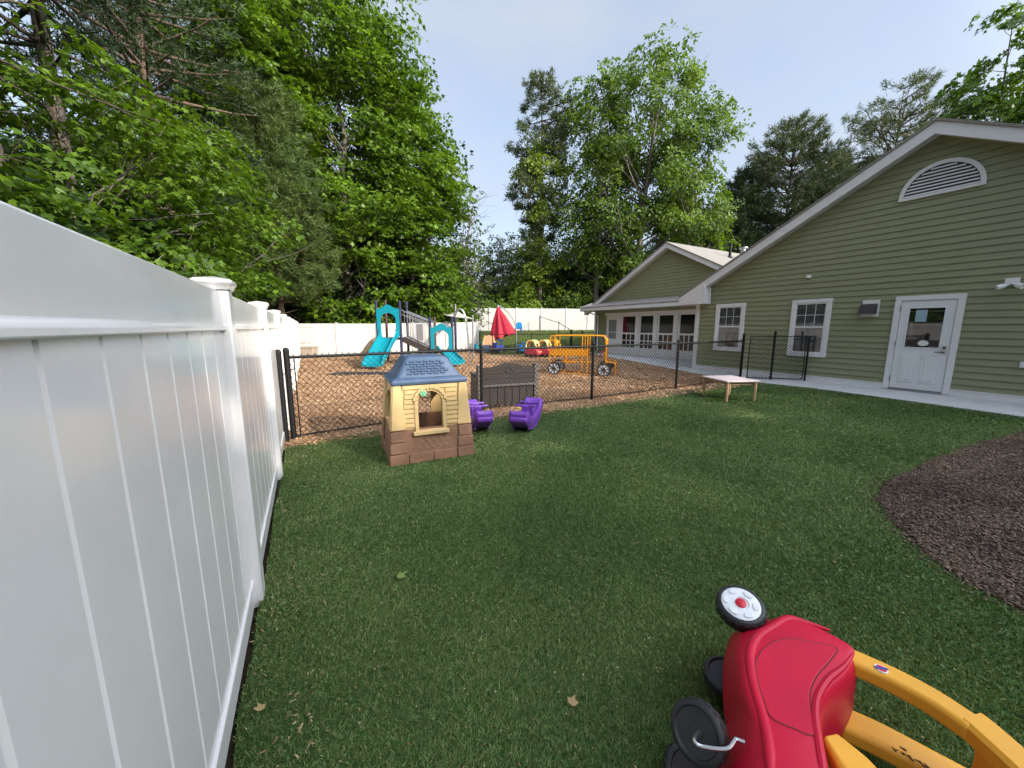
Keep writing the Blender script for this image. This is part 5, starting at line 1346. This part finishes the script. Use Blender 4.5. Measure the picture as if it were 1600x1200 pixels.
push_toy('small bright blue ride-on toy on the grass beside the cream-roofed toy cars', 817, 547, 20.8, 'toy_blue', 1.25)
push_toy('teal ride-on toy behind the far fence post, next to the peach toy cottage', 748, 548, 21.6, 'slide_teal', 1.3)
push_toy('dark blue ride-on toy under the folded umbrella', 779, 550, 21.0, 'toy_dark_blue', 1.5)
o = at_d(764, 549, 22.0); o.z = gz(o.x, o.y)
cot = thing('toy_cottage', 'peach plastic toy cottage with a pointed front and pale blue base beyond the far fence', 'toy house', o)
M = Matrix.Translation(o) @ Matrix.Rotation(R_(-24), 4, 'Z')
mb = MB(M); mb.prism([(-.42, .45), (.42, .45), (.34, .80), (.26, 1.02), (.16, .95), (0, 1.05), (-.16, .95), (-.26, 1.02), (-.34, .80)], lambda a, b, t_: (a, t_, b), -.3, .3); mb.build('upper_wall', 'toy_peach', cot, bevel=.02)
mb = MB(M); mb.box((-.48, -.33, 0), (.48, .33, .448)); lw = mb.build('base', 'house_blue', cot, bevel=.03)
mb = MB(M); mb.prism([(.10, .06), (.36, .06), (.36, .36), (.23, .46), (.10, .36)], lambda a, b, t_: (a, t_, b), -.36, -.325); mb.build('door', 'faded_red', lw, bevel=.01)
o = at_d(810, 516, 28.4); o.z = gz(o.x, o.y)
ch = thing('toy_chair', 'little blue plastic chair high on the bank against the far white fence', 'chair', o)
M = Matrix.Translation(o) @ Matrix.Rotation(R_(160), 4, 'Z')
mb = MB(M); mb.box((-.26, -.26, .30), (.26, .26, .36)); mb.build('seat', 'toy_dark_blue', ch, bevel=.02)
mb = MB(M); mb.loft([[(-.26, .20, .36), (.26, .20, .36), (.26, .26, .36), (-.26, .26, .36)], [(-.24, .26, .60), (.24, .26, .60), (.24, .32, .60), (-.24, .32, .60)], [(-.14, .30, .82), (.14, .30, .82), (.14, .35, .82), (-.14, .35, .82)]]); mb.build('backrest', 'toy_blue', ch, bevel=.02)
for sx in (-1, 1):
    for sy in (-1, 1): mb = MB(M); mb.tube([(sx * .26, sy * .26, 0), (sx * .21, sy * .21, .31)], .03, 8); mb.build('leg', 'toy_dark_blue', ch, smooth=True)
# tan plastic bin against the fence corner
o = at_d(483, 560, 17.6); o.z = 0
b_ = thing('storage_bin', 'tan plastic deck box with a raised corner post against the vinyl fence corner', 'bin', o)
M = frame_at(o, RT, FH)
mb = MB(M); mb.loft([[(-.27, -.25, 0), (.30, -.25, 0), (.30, .25, 0), (-.27, .25, 0)], [(-.30, -.27, .52), (.33, -.27, .52), (.33, .27, .52), (-.30, .27, .52)]]); mb.build('box', 'bin_tan', b_, bevel=.015)
mb = MB(M); mb.box((-.33, -.30, .525), (.36, .30, .575)); mb.build('lid', 'bin_tan', b_, bevel=.012)
mb = MB(M); mb.box((-.42, -.20, 0), (-.335, -.10, .75)); mb.build('corner_post', 'bin_tan', b_, bevel=.01)

# ================================================================== TREES
def bent_tube(mb, p0, p1, r0, r1, rng, n=6, wob=.06, seg=6, sag=0.0):
    p0, p1 = np.array(p0, float), np.array(p1, float); L = np.linalg.norm(p1 - p0); pts = []
    for i in range(n + 1):
        t_ = i / n; p = p0 + (p1 - p0) * t_ + (rng.normal(size=3) * [1, 1, .4] * wob * L * .25 * (1 if 0 < i < n else 0)); p[2] += sag * L * math.sin(math.pi * t_)
        pts.append(p)
    mb.tube(pts, [r0 + (r1 - r0) * i / n for i in range(n + 1)], seg, False); return pts
def profile(pts):
    z = [p[0] for p in pts]; r = [p[1] for p in pts]
    return lambda h: float(np.interp(h, z, r))
def broadleaf(rng, H, prof, clumps, sprays, leaves, size, kind='diamond', spray_r=.6, trunk_r=.2, limbs=26, lean=(0, 0), outer=.55, squash=1.0, dead=0, flat=.75, trunk_top=.92, layer=.62):
    """returns (leaf arrays, trunk MB): limbs leave a tapering trunk and end in clumps; each clump is several flattish sprays of single leaves"""
    R = profile(prof); z0 = prof[0][0]; z1 = prof[-1][0]
    hs = np.linspace(z0, z1, 60); w = np.array([max(R(h), .05) ** 1.1 for h in hs]); w /= w.sum()
    h = rng.choice(hs, clumps, p=w) + rng.uniform(-.3, .3, clumps); az = rng.uniform(0, 2 * math.pi, clumps)
    fr = outer + (1 - outer) * rng.random(clumps) ** .6
    rad = np.array([R(x) for x in h]) * fr * rng.uniform(.82, 1.12, clumps)
    ax = lambda z: np.stack([lean[0] * z / H, lean[1] * z / H], -1)
    cc = np.stack([rad * np.cos(az), rad * np.sin(az) * squash, h], 1); cc[:, :2] += ax(h)
    C, D, N = [], [], []
    for c in cc:
        o = c[:2] - ax(c[2]); o = o / (np.linalg.norm(o) + 1e-6)
        for _ in range(sprays):
            s = c + rng.normal(size=3) * [1, 1, layer] * spray_r * 1.05
            nrm = np.array([o[0] * (1 - flat), o[1] * (1 - flat), flat]) + rng.normal(size=3) * .22; nrm /= np.linalg.norm(nrm)
            n = max(4, int(leaves * rng.uniform(.6, 1.4))); a = rng.uniform(0, 2 * math.pi, n); rr = np.sqrt(rng.random(n)) * spray_r * rng.uniform(.7, 1.25)
            t1 = np.cross(nrm, [0.3, .1, 1.0]); t1 /= np.linalg.norm(t1) + 1e-6; t2 = np.cross(nrm, t1)
            P = s + np.outer(rr * np.cos(a), t1) + np.outer(rr * np.sin(a), t2) + rng.normal(size=(n, 3)) * .06 * spray_r
            P[:, 2] -= .25 * (rr / spray_r) ** 2 * spray_r
            d = np.outer(np.cos(a), t1) + np.outer(np.sin(a), t2) + rng.normal(size=(n, 3)) * .45 + [o[0] * .5, o[1] * .5, -.45]
            C.append(P); D.append(d); N.append(nrm + rng.normal(size=(n, 3)) * .38)
    C = np.concatenate(C); keep = C[:, 2] > .15; C = C[keep]; D = np.concatenate(D)[keep]; N = np.concatenate(N)[keep]
    arr = scatter('l', C, D, N, size * rng.uniform(.65, 1.25, len(C)), kind)
    mb = MB(); n = 9
    tp = [np.array([lean[0] * t_ + rng.normal() * .05 * H * .12 * (0 < t_ < 1), lean[1] * t_ + rng.normal() * .05 * H * .12 * (0 < t_ < 1), H * trunk_top * t_ - .1]) for t_ in np.linspace(0, 1, n)]
    mb.tube(tp, [trunk_r * (1.25 if i == 0 else 1) * (1 - .88 * i / (n - 1)) for i in range(n)], 9, False)
    for i in rng.permutation(clumps)[:limbs]:
        c = cc[i]; zb = max(.5, c[2] - np.linalg.norm(c[:2] - ax(c[2])) * rng.uniform(.5, 1.1)); zb = min(zb, H * trunk_top * .97); t_ = zb / (H * trunk_top)
        k = min(n - 2, int(t_ * (n - 1))); q = tp[k] + (tp[k + 1] - tp[k]) * (t_ * (n - 1) - k)
        r = trunk_r * (1 - .88 * t_) * .45
        pts = bent_tube(mb, q, c, r, .012, rng, 5, .10, 5)
        for _ in range(2): bent_tube(mb, pts[3], c + rng.normal(size=3) * spray_r, r * .35, .006, rng, 3, .1, 4)
    for _ in range(dead):
        zb = rng.uniform(H * .08, z0 + (z1 - z0) * .35); a = rng.uniform(0, 6.28); L = rng.uniform(.6, 2.0); k = zb / (H * trunk_top) * (n - 1); q = tp[int(k)]
        bent_tube(mb, [q[0], q[1], zb], [q[0] + L * math.cos(a), q[1] + L * math.sin(a), zb + rng.uniform(-.3, .35)], .018, .004, rng, 4, .12, 4)
    return arr, mb
def conifer(rng, H, prof, whorls, per, tufts, needles, nlen, trunk_r=.2, rise=.18, lean=(0, 0), gaps=.15, dead=0, bend=0.0, width=1.0, wind=(0, 0)):
    """white pine: whorled branches, each a feathery plate of needle tufts"""
    R = profile(prof); z0, z1 = prof[0][0], prof[-1][0]
    C, D, N = [], [], []; mb = MB(); n = 10
    tp = [np.array([lean[0] * t_, lean[1] * t_, H * .985 * t_ - .1]) for t_ in np.linspace(0, 1, n)]
    mb.tube(tp, [trunk_r * (1.2 if i == 0 else 1) * (1 - .93 * i / (n - 1)) for i in range(n)], 9, False)
    for wv in range(whorls):
        z = z0 + (z1 - z0) * (wv + rng.uniform(-.25, .25)) / whorls
        for b in range(per):
            if rng.random() < gaps: continue
            az = 2 * math.pi * (b + rng.uniform(-.35, .35)) / per + wv * 1.3; L = max(.25, R(z) * rng.uniform(.62, 1.15))
            o = np.array([math.cos(az) + wind[0], math.sin(az) + wind[1], 0]); o /= np.linalg.norm(o); sd = np.array([-o[1], o[0], 0])
            t_ = max(0, z) / H; root = np.array([lean[0] * t_, lean[1] * t_, z])
            rs = rise * rng.uniform(.4, 1.5)
            pt = lambda s_: root + o * L * s_ + np.array([0, 0, L * (rs * s_ - (.10 + bend) * s_ * s_ * 2 + .22 * s_ ** 3)])
            mb.tube([pt(0), pt(.35), pt(.7), pt(1)], [max(.012, .022 * L), .014 * L + .004, .008 * L + .003, .004], 4, False)
            k = max(3, int(tufts * L / max(R(z0 + (z1 - z0) * .4), .5) * rng.uniform(.8, 1.2)))
            for _ in range(k):
                s_ = rng.uniform(.22, 1.0) ** .75; side = rng.uniform(-1, 1) * (.42 * (1 - s_) + .10) * L
                c = pt(s_) + sd * side + o * abs(side) * .35 + np.array([0, 0, rng.normal() * .05 * L + .03])
                m = needles; d = rng.normal(size=(m, 3)) * .75 + o * .75 + sd * np.sign(side) * .35 + np.array([0, 0, .42])
                C.append(c + rng.normal(size=(m, 3)) * nlen * .28); D.append(d); N.append(rng.normal(size=(m, 3)))
    C, D, N = np.concatenate(C), np.concatenate(D), np.concatenate(N)
    arr = scatter('n', C, D, N, nlen * rng.uniform(.6, 1.2, len(C)), 'needle', nlen * width * rng.uniform(.8, 1.3, len(C)))
    for _ in range(dead):
        zb = rng.uniform(H * .05, z0); a = rng.uniform(0, 6.28); L = rng.uniform(.6, 1.9); r_ = trunk_r * .8
        p0 = [r_ * math.cos(a), r_ * math.sin(a), zb]; p1 = [L * math.cos(a), L * math.sin(a), zb + rng.uniform(-.5, .3)]
        pts = bent_tube(mb, p0, p1, .022, .005, rng, 4, .10, 4)
        for _ in range(3): q = pts[rng.integers(1, 4)]; bent_tube(mb, q, q + rng.normal(size=3) * [.5, .5, .25], .008, .003, rng, 2, .1, 3)
    return arr, mb
def tree(name, label, base, built, leafm, barkm, cat='tree', group=None, rot_=0.0, crown='crown'):
    (V, F), mb = built
    t = thing(name, label, cat, base, group, rot_)
    link(crown, np_mesh(crown, V, F), leafm, t)
    o = link('trunk', bpy.data.meshes.new('trunk'), barkm, t)
    me = o.data; me.from_pydata(mb.v, [], mb.f); me.update()
    for p in me.polygons: p.use_smooth = True
    return t
def tree_copy(src, label, base, s=1.0, rot_=0.0, group=None, sz=None):
    c = copy_tree(src); c.location = base; c.rotation_euler = (0, 0, rot_); c.scale = (s, s, sz or s); tag(c, label)
    if group: c['group'] = group
    elif 'group' in c: del c['group']
    return c
G = lambda x, y: (x, y, gz(x, y) - .05)
def rn(s): return np.random.default_rng(s)

# --- near the vinyl fence: leafy maple saplings in front of dark, bare-stemmed pines
def sap(seed, H, prof, cl, sp, lv, size=.14, sr=.42, **k): return broadleaf(rn(seed), H, prof, cl, sp, lv, size, 'maple', sr, **k)
def layered(seed, H, prof, cl, sp, lv, size, sr, **k): return broadleaf(rn(seed), H, prof, cl, sp, lv, size, 'maple', sr, flat=.88, layer=.22, **k)
m1 = tree('maple_tree', 'young maple leaning out over the vinyl fence nearest the viewer, layered bright leaves', G(-3.0, 6.2), layered(11, 3.5, [(1.2, 1.0), (2.0, 1.9), (2.7, 1.6), (3.3, .5)], 20, 6, 42, .105, .40, trunk_r=.05, limbs=14), 'leaf_maple', 'bark_grey')
m2_ = tree('maple_tree', 'maple sapling with broad layered sprays behind the second fence panel', G(-3.3, 9.4), layered(12, 5.9, [(1.6, 1.3), (2.8, 2.2), (4.3, 2.1), (5.3, 1.2), (5.8, .4)], 32, 7, 46, .115, .50, trunk_r=.08, limbs=22), 'leaf_maple', 'bark_grey')
m3 = tree('maple_tree', 'bushy maple with bright leaf layers hanging over the capped fence posts', G(-2.7, 13.4), layered(13, 6.8, [(1.5, 1.3), (2.6, 2.2), (4.2, 2.4), (5.6, 1.6), (6.7, .5)], 40, 7, 46, .13, .52, trunk_r=.10, limbs=30), 'leaf_maple', 'bark_grey')
p1 = tree('pine_tree', 'thick dark pine trunk with bare dead branches, closest to the viewer', G(-3.50, 7.9), conifer(rn(21), 17, [(6.6, 1.6), (8, 3.0), (11, 2.7), (15, 1.4), (17, .2)], 17, 6, 18, 16, .26, .20, gaps=.15, dead=22), 'needle_dark', 'bark_pine')
tree_copy(p1, 'slimmer pine trunk rising behind the maple sprays, second from the viewer', G(-3.95, 11.2), .95, 2.0)
p3 = tree('pine_tree', 'reddish pine trunk glimpsed through the maple leaves', G(-4.0, 17.6), conifer(rn(22), 20, [(5.5, 2.4), (9, 3.4), (13, 2.8), (18, 1.4), (20, .2)], 20, 7, 18, 16, .28, .23, gaps=.12, dead=24), 'needle_dark', 'bark_red')
tree_copy(p3, 'dark pine filling the shade between the reddish trunk and the tall maple', G(-5.2, 21.5), .9, 2.6)
# --- the tall wall of green
m4 = tree('maple_tree', 'tall maple whose bright boughs hang in front of the pines', G(-2.3, 22.4), broadleaf(rn(14), 18.5, [(5.0, 1.6), (8, 2.8), (11, 3.3), (14, 3.0), (17, 1.8), (18.5, .4)], 80, 9, 44, .18, 'maple', .62, .16, 44, outer=.5, layer=.4), 'leaf_maple', 'bark_grey')
m5 = tree('maple_tree', 'very tall maple forming the crest of the green wall above the slides', G(2.6, 24.6), broadleaf(rn(15), 21.5, [(1.8, 2.8), (5, 4.0), (10, 4.4), (15, 4.0), (19, 2.6), (21.5, .6)], 150, 10, 44, .20, 'maple', .78, .26, 60, outer=.55, layer=.42), 'leaf_maple', 'bark_grey')
m6 = tree('maple_tree', 'dense maple at the end of the green wall, its edge against the open sky', G(6.4, 24.9), broadleaf(rn(16), 16.0, [(1.2, 2.2), (4, 3.0), (8, 3.0), (12, 2.1), (14.5, 1.2), (16, .3)], 105, 10, 42, .20, 'maple', .70, .20, 46, outer=.55, layer=.42), 'leaf_maple', 'bark_grey')
wp = tree('white_pine', 'soft olive white pine standing behind the corner of the white fences', G(-.95, 20.4), conifer(rn(23), 12.4, [(2.6, 2.0), (4, 2.6), (7, 2.5), (10, 1.7), (12, .7), (12.4, .1)], 26, 8, 36, 24, .24, .17, rise=.30, gaps=.06, dead=14), 'needle_pine', 'bark_red')
tree_copy(m4, 'maple filling the gap between the olive pine and the tallest maple', G(-1.0, 28.0), 1.12, 2.4)
tree_copy(m3, 'shaded maple deep behind the bare pine trunks', G(-6.8, 9.4), 1.0, 1.1)

# --- woodland standing behind all that, dark and continuous
def wood(seed, spots, kinds):
    r = rn(seed); LV = {}; TR = MB()
    for (x, y, h, w, k) in spots:
        if k == 'n': (V, F), mb = conifer(r, h, [(h * .12, w), (h * .4, w * .95), (h * .8, w * .5), (h, .1)], 15, 6, 9, 8, .42, h * .011, gaps=.1, width=1.3)
        else: (V, F), mb = broadleaf(r, h, [(h * .10, w * .8), (h * .45, w), (h * .8, w * .75), (h, .3)], int(26 + h * 2.2), 6, 26, .28, 'diamond', .85, h * .011, 14, outer=.35)
        z = gz(x, y); V = V + np.array([x, y, z]); LV.setdefault(k, []).append((V, F)); n = len(TR.v); TR.v += [p + Vector((x, y, z)) for p in mb.v]; TR.f += [tuple(i + n for i in f) for f in mb.f]
    return LV, TR
r = rn(77); spots = []
for i in range(30): x = -r.uniform(6.5, 19); y = r.uniform(-1, 34); spots.append((x, y, r.uniform(9, 17), r.uniform(2.2, 3.4), 'n' if r.random() < .5 else 'd'))
for i in range(16): spots.append((r.uniform(-7, 9), r.uniform(29, 40), r.uniform(9, 15), r.uniform(2.4, 3.4), 'n' if r.random() < .4 else 'd'))
for i in range(15): x = -r.uniform(4.3, 6.8); spots.append((x, 2 + i * 1.6 + r.uniform(-.5, .5), r.uniform(2.6, 4.5), r.uniform(1.3, 2.0), 'd'))
for i in range(8): spots.append((-.5 + i * 1.35, 26.4 + r.uniform(-.6, .8), r.uniform(3.0, 5.0), r.uniform(1.3, 1.8), 'd'))
LV, TR = wood(78, spots, None)
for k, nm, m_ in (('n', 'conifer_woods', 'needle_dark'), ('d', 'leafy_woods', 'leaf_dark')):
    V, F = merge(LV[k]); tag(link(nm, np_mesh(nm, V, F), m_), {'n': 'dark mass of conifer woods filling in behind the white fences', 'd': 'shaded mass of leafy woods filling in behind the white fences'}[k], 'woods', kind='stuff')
o = link('woods_trunks', bpy.data.meshes.new('woods_trunks'), 'bark_pine'); o.data.from_pydata(TR.v, [], TR.f); o.data.update(); tag(o, 'many thin dark trunks inside the woods behind the fences', 'woods', kind='stuff')

# --- beyond the bank
def at_base(u, D): q = at_d(u, 511, D); return (q.x, q.y, gz(q.x, q.y) - .05)
oak = tree('oak_tree', 'tallest broadleaf tree, two-topped and airy, rising behind the lower wing', at_base(988, 33), broadleaf(rn(31), 22.2, [(4, 3.0), (8, 5.0), (11, 6.2), (14, 5.6), (17.2, 3.9), (20.2, 3.6), (22.2, 2.2)], 128, 9, 34, .25, 'diamond', .58, .34, 90, lean=(1.1, -.6), outer=.25, flat=.5, layer=.75), 'leaf_oak', 'bark_grey')
oak2 = tree('oak_tree', 'broad round-topped tree between the vine-clad pine and the tallest tree', at_base(930, 34), broadleaf(rn(32), 20.8, [(3, 2.6), (8, 3.8), (12.5, 4.2), (17, 3.7), (19.8, 2.4), (20.8, .9)], 70, 9, 34, .25, 'diamond', .58, .28, 60, outer=.30, flat=.5, layer=.75), 'leaf_oak', 'bark_grey')
tree_copy(oak2, 'yellow-green tree bulging out beside the tallest tree, over the wing roof', at_base(1068, 32), .86, 1.4)
vp = tree('pine_tree', 'ragged pine wrapped in pale vines, left of the tallest trees', at_base(843, 35), conifer(rn(33), 22.0, [(5, 1.6), (9, 2.2), (12, 3.6), (13.5, 1.9), (15, 3.0), (18.5, 2.6), (20.8, 1.5), (22, .5)], 22, 6, 24, 16, .42, .26, gaps=.36, dead=20, width=1.5), 'needle_far', 'bark_pine')
vp['label'] = 'ragged pine wrapped in pale vines on its lower trunk, beside the open sky gap'
(Vv, Fv), mbv = broadleaf(rn(34), 16, [(.2, 3.0), (2, 2.8), (4.5, 1.7), (8, 1.2), (11, 1.5), (14, 2.2), (16, .8)], 90, 7, 30, .22, 'diamond', .45, .02, 0, outer=.4, flat=.35)
link('vine', np_mesh('vine', Vv, Fv), 'leaf_vine', vp)
sp_ = [
    ('thin young tree with sparse leaves beside the end of the maple wall', 742, 30, 8.5, 1.1, 'leaf_olive', 24, 3, 16),
    ('second slender sparse tree, nearer the sky gap', 727, 28, 9.5, 1.0, 'leaf_olive', 22, 3, 16),
    ('mid-height greyish green tree low in the sky gap', 785, 40, 10.5, 2.8, 'leaf_olive', 60, 4, 28),
    ('small round tree tucked against the vine-clad pine', 818, 38, 8.5, 2.2, 'leaf_oak', 44, 4, 28),
    ('low shaded tree in the sky gap, behind the slender trees', 757, 42, 7.0, 2.4, 'leaf_dark', 44, 4, 28),
]
for i, (lab, u, D, h, w, m_, cl, s_, lv) in enumerate(sp_):
    tree('young_tree' if w < 1.5 else 'broadleaf_tree', lab, at_base(u, D), broadleaf(rn(40 + i), h, [(h * .15, w * .7), (h * .5, w), (h * .85, w * .6), (h, .2)], cl, s_, lv, .22, 'diamond', .55 if w > 1.5 else .40, h * .010, 20, outer=.4, dead=8), m_, 'bark_grey')
# the leafless tree in the gap
mb = MB(); r = rn(51); b = np.array([0, 0, -.1]); stem = bent_tube(mb, b, [.3, .1, 11.5], .13, .02, r, 8, .05, 6)
for i in range(26):
    k = r.integers(3, 8); q = stem[k]; d = r.normal(size=3) * [1, 1, .3] + [0, 0, .7]; d /= np.linalg.norm(d); e = bent_tube(mb, q, q + d * r.uniform(.8, 2.2), .03, .006, r, 4, .15, 4)
    for _ in range(4): p_ = e[r.integers(1, 5)]; bent_tube(mb, p_, p_ + (d + r.normal(size=3) * .7) * r.uniform(.3, .9), .012, .004, r, 3, .15, 3)
t = thing('bare_tree', 'leafless grey tree showing against the sky at the end of the maple wall', 'tree', at_base(733, 31))
o = link('trunk', bpy.data.meshes.new('trunk'), 'twig_grey', t); o.data.from_pydata(mb.v, [], mb.f); o.data.update()
# pines behind the building
pf = tree('pine_tree', 'dark full pine between the tallest tree and the building roof', at_base(1140, 38), conifer(rn(35), 15.5, [(2, 3.6), (5, 4.4), (9, 3.6), (13, 1.8), (15.5, .3)], 24, 8, 26, 16, .42, .22, gaps=.08, width=1.5), 'needle_dark', 'bark_pine')
pg = tree('pine_tree', 'feathery grey-green pine with a pointed top above the roof slope', at_base(1210, 38), conifer(rn(36), 20.0, [(3, 4.8), (8, 5.2), (13, 4.4), (16.5, 2.7), (19, 1.0), (20, .2)], 27, 8, 30, 16, .42, .26, rise=.50, gaps=.16, width=1.35), 'needle_far', 'bark_pine')
tree_copy(pg, 'lower feathery pine crowding against the pointed one above the roof slope', at_base(1275, 41), .92, 2.2)
tree_copy(pf, 'dark pine low against the long roof slope', at_base(1262, 36), .85, 1.0)
tree_copy(pf, 'dark pine at the back, between the broad trees and the wing roof peak', at_base(1062, 44), 1.0, 3.0)
tree_copy(pg, 'grey-green pine between the forked pine and the feathery pair', at_base(1330, 43), .93, 4.1)
ph = tree('pine_tree', 'wind-swept open pine with a forked dark trunk, highest behind the roof slope', at_base(1358, 40), conifer(rn(37), 24.0, [(8, 4.6), (13, 5.2), (17, 5.0), (21, 3.6), (23, 2.2), (24, .8)], 20, 7, 26, 15, .44, .30, rise=.55, gaps=.26, width=1.3, wind=(.35, -.25)), 'needle_far', 'bark_pine')
tree('maple_tree', 'loose maple with wind-blown shoots behind the roof peak', at_base(1508, 29), broadleaf(rn(38), 23.0, [(9, 3.2), (13, 3.4), (17, 2.8), (20.5, 2.0), (23, .7)], 85, 7, 34, .26, 'maple', .55, .22, 50, outer=.4, flat=.5, lean=(-.5, .3)), 'leaf_maple', 'bark_grey')
tree_copy(oak2, 'broadleaf tree glimpsed between the pines just above the roof slope', at_base(1345, 45), .70, 2.0)
# woods behind the far fence and the building
r = rn(81); spots = []
for i in range(46):
    u = 690 + i * 15.5 + r.uniform(-8, 8); q = at_base(u, r.uniform(43, 56)); spots.append((q[0], q[1], r.uniform(6, 9.5) if u < 800 else r.uniform(7.5, 12), r.uniform(2.4, 3.6), 'n' if r.random() < .4 else 'd'))
for i in range(18):
    u = 850 + i * 13 + r.uniform(-6, 6); q = at_base(u, r.uniform(37, 42)); spots.append((q[0], q[1], r.uniform(5.5, 9), r.uniform(2.2, 3.2), 'n' if r.random() < .4 else 'd'))
LV, TR = wood(82, spots, None)
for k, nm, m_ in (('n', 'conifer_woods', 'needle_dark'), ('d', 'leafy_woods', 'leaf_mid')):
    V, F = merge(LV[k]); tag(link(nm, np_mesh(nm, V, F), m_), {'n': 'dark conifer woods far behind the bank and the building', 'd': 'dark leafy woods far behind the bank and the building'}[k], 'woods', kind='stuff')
o = link('woods_trunks', bpy.data.meshes.new('woods_trunks'), 'bark_grey'); o.data.from_pydata(TR.v, [], TR.f); o.data.update(); tag(o, 'many pale thin trunks inside the far woods behind the bank', 'woods', kind='stuff')
# sunlit shrubs along the far fence
r = rn(91); SH = []
for i in range(34):
    u = 676 + i * 8.2 + r.uniform(-4, 4); D = 31.8 + (u - 680) / 240 * 2.0 + r.uniform(0, 2.2); q = at_base(u, D); h = r.uniform(2.2, 3.1)
    (V, F), _m = broadleaf(r, h, [(.2, .9), (1.2, 1.2), (h * .8, .9), (h, .2)], 16, 4, 26, .17, 'diamond', .38, .02, 0, outer=.4, flat=.5); SH.append((V + np.array(q), F))
V, F = merge(SH); tag(link('shrubbery', np_mesh('shrubbery', V, F), 'leaf_shrub'), 'sunlit light green shrubbery growing right behind the far white fence', 'shrubs', kind='stuff')

# unseen leaf crowns added behind the viewer, flattened in height to shade the turf
src = children(m5)[0] if children(m5)[0].name.startswith('crown') else children(m5)[1]
for i in range(11):
    for j in range(2):
        o = src.copy(); COL.objects.link(o); o.parent = None; o.name = 'leafy_woods'
        o.location = (-9 + i * 3.4 + j * 1.7, -14.5 - j * 3.6 - i * .15, -1.0); o.rotation_euler = (0, 0, i * 1.7 + j); o.scale = (.74, .74, .52 + .03 * ((i * 7 + j * 3) % 5) / 4)
        tag(o, 'woods closing off the yard on the sun side', 'woods', kind='stuff')
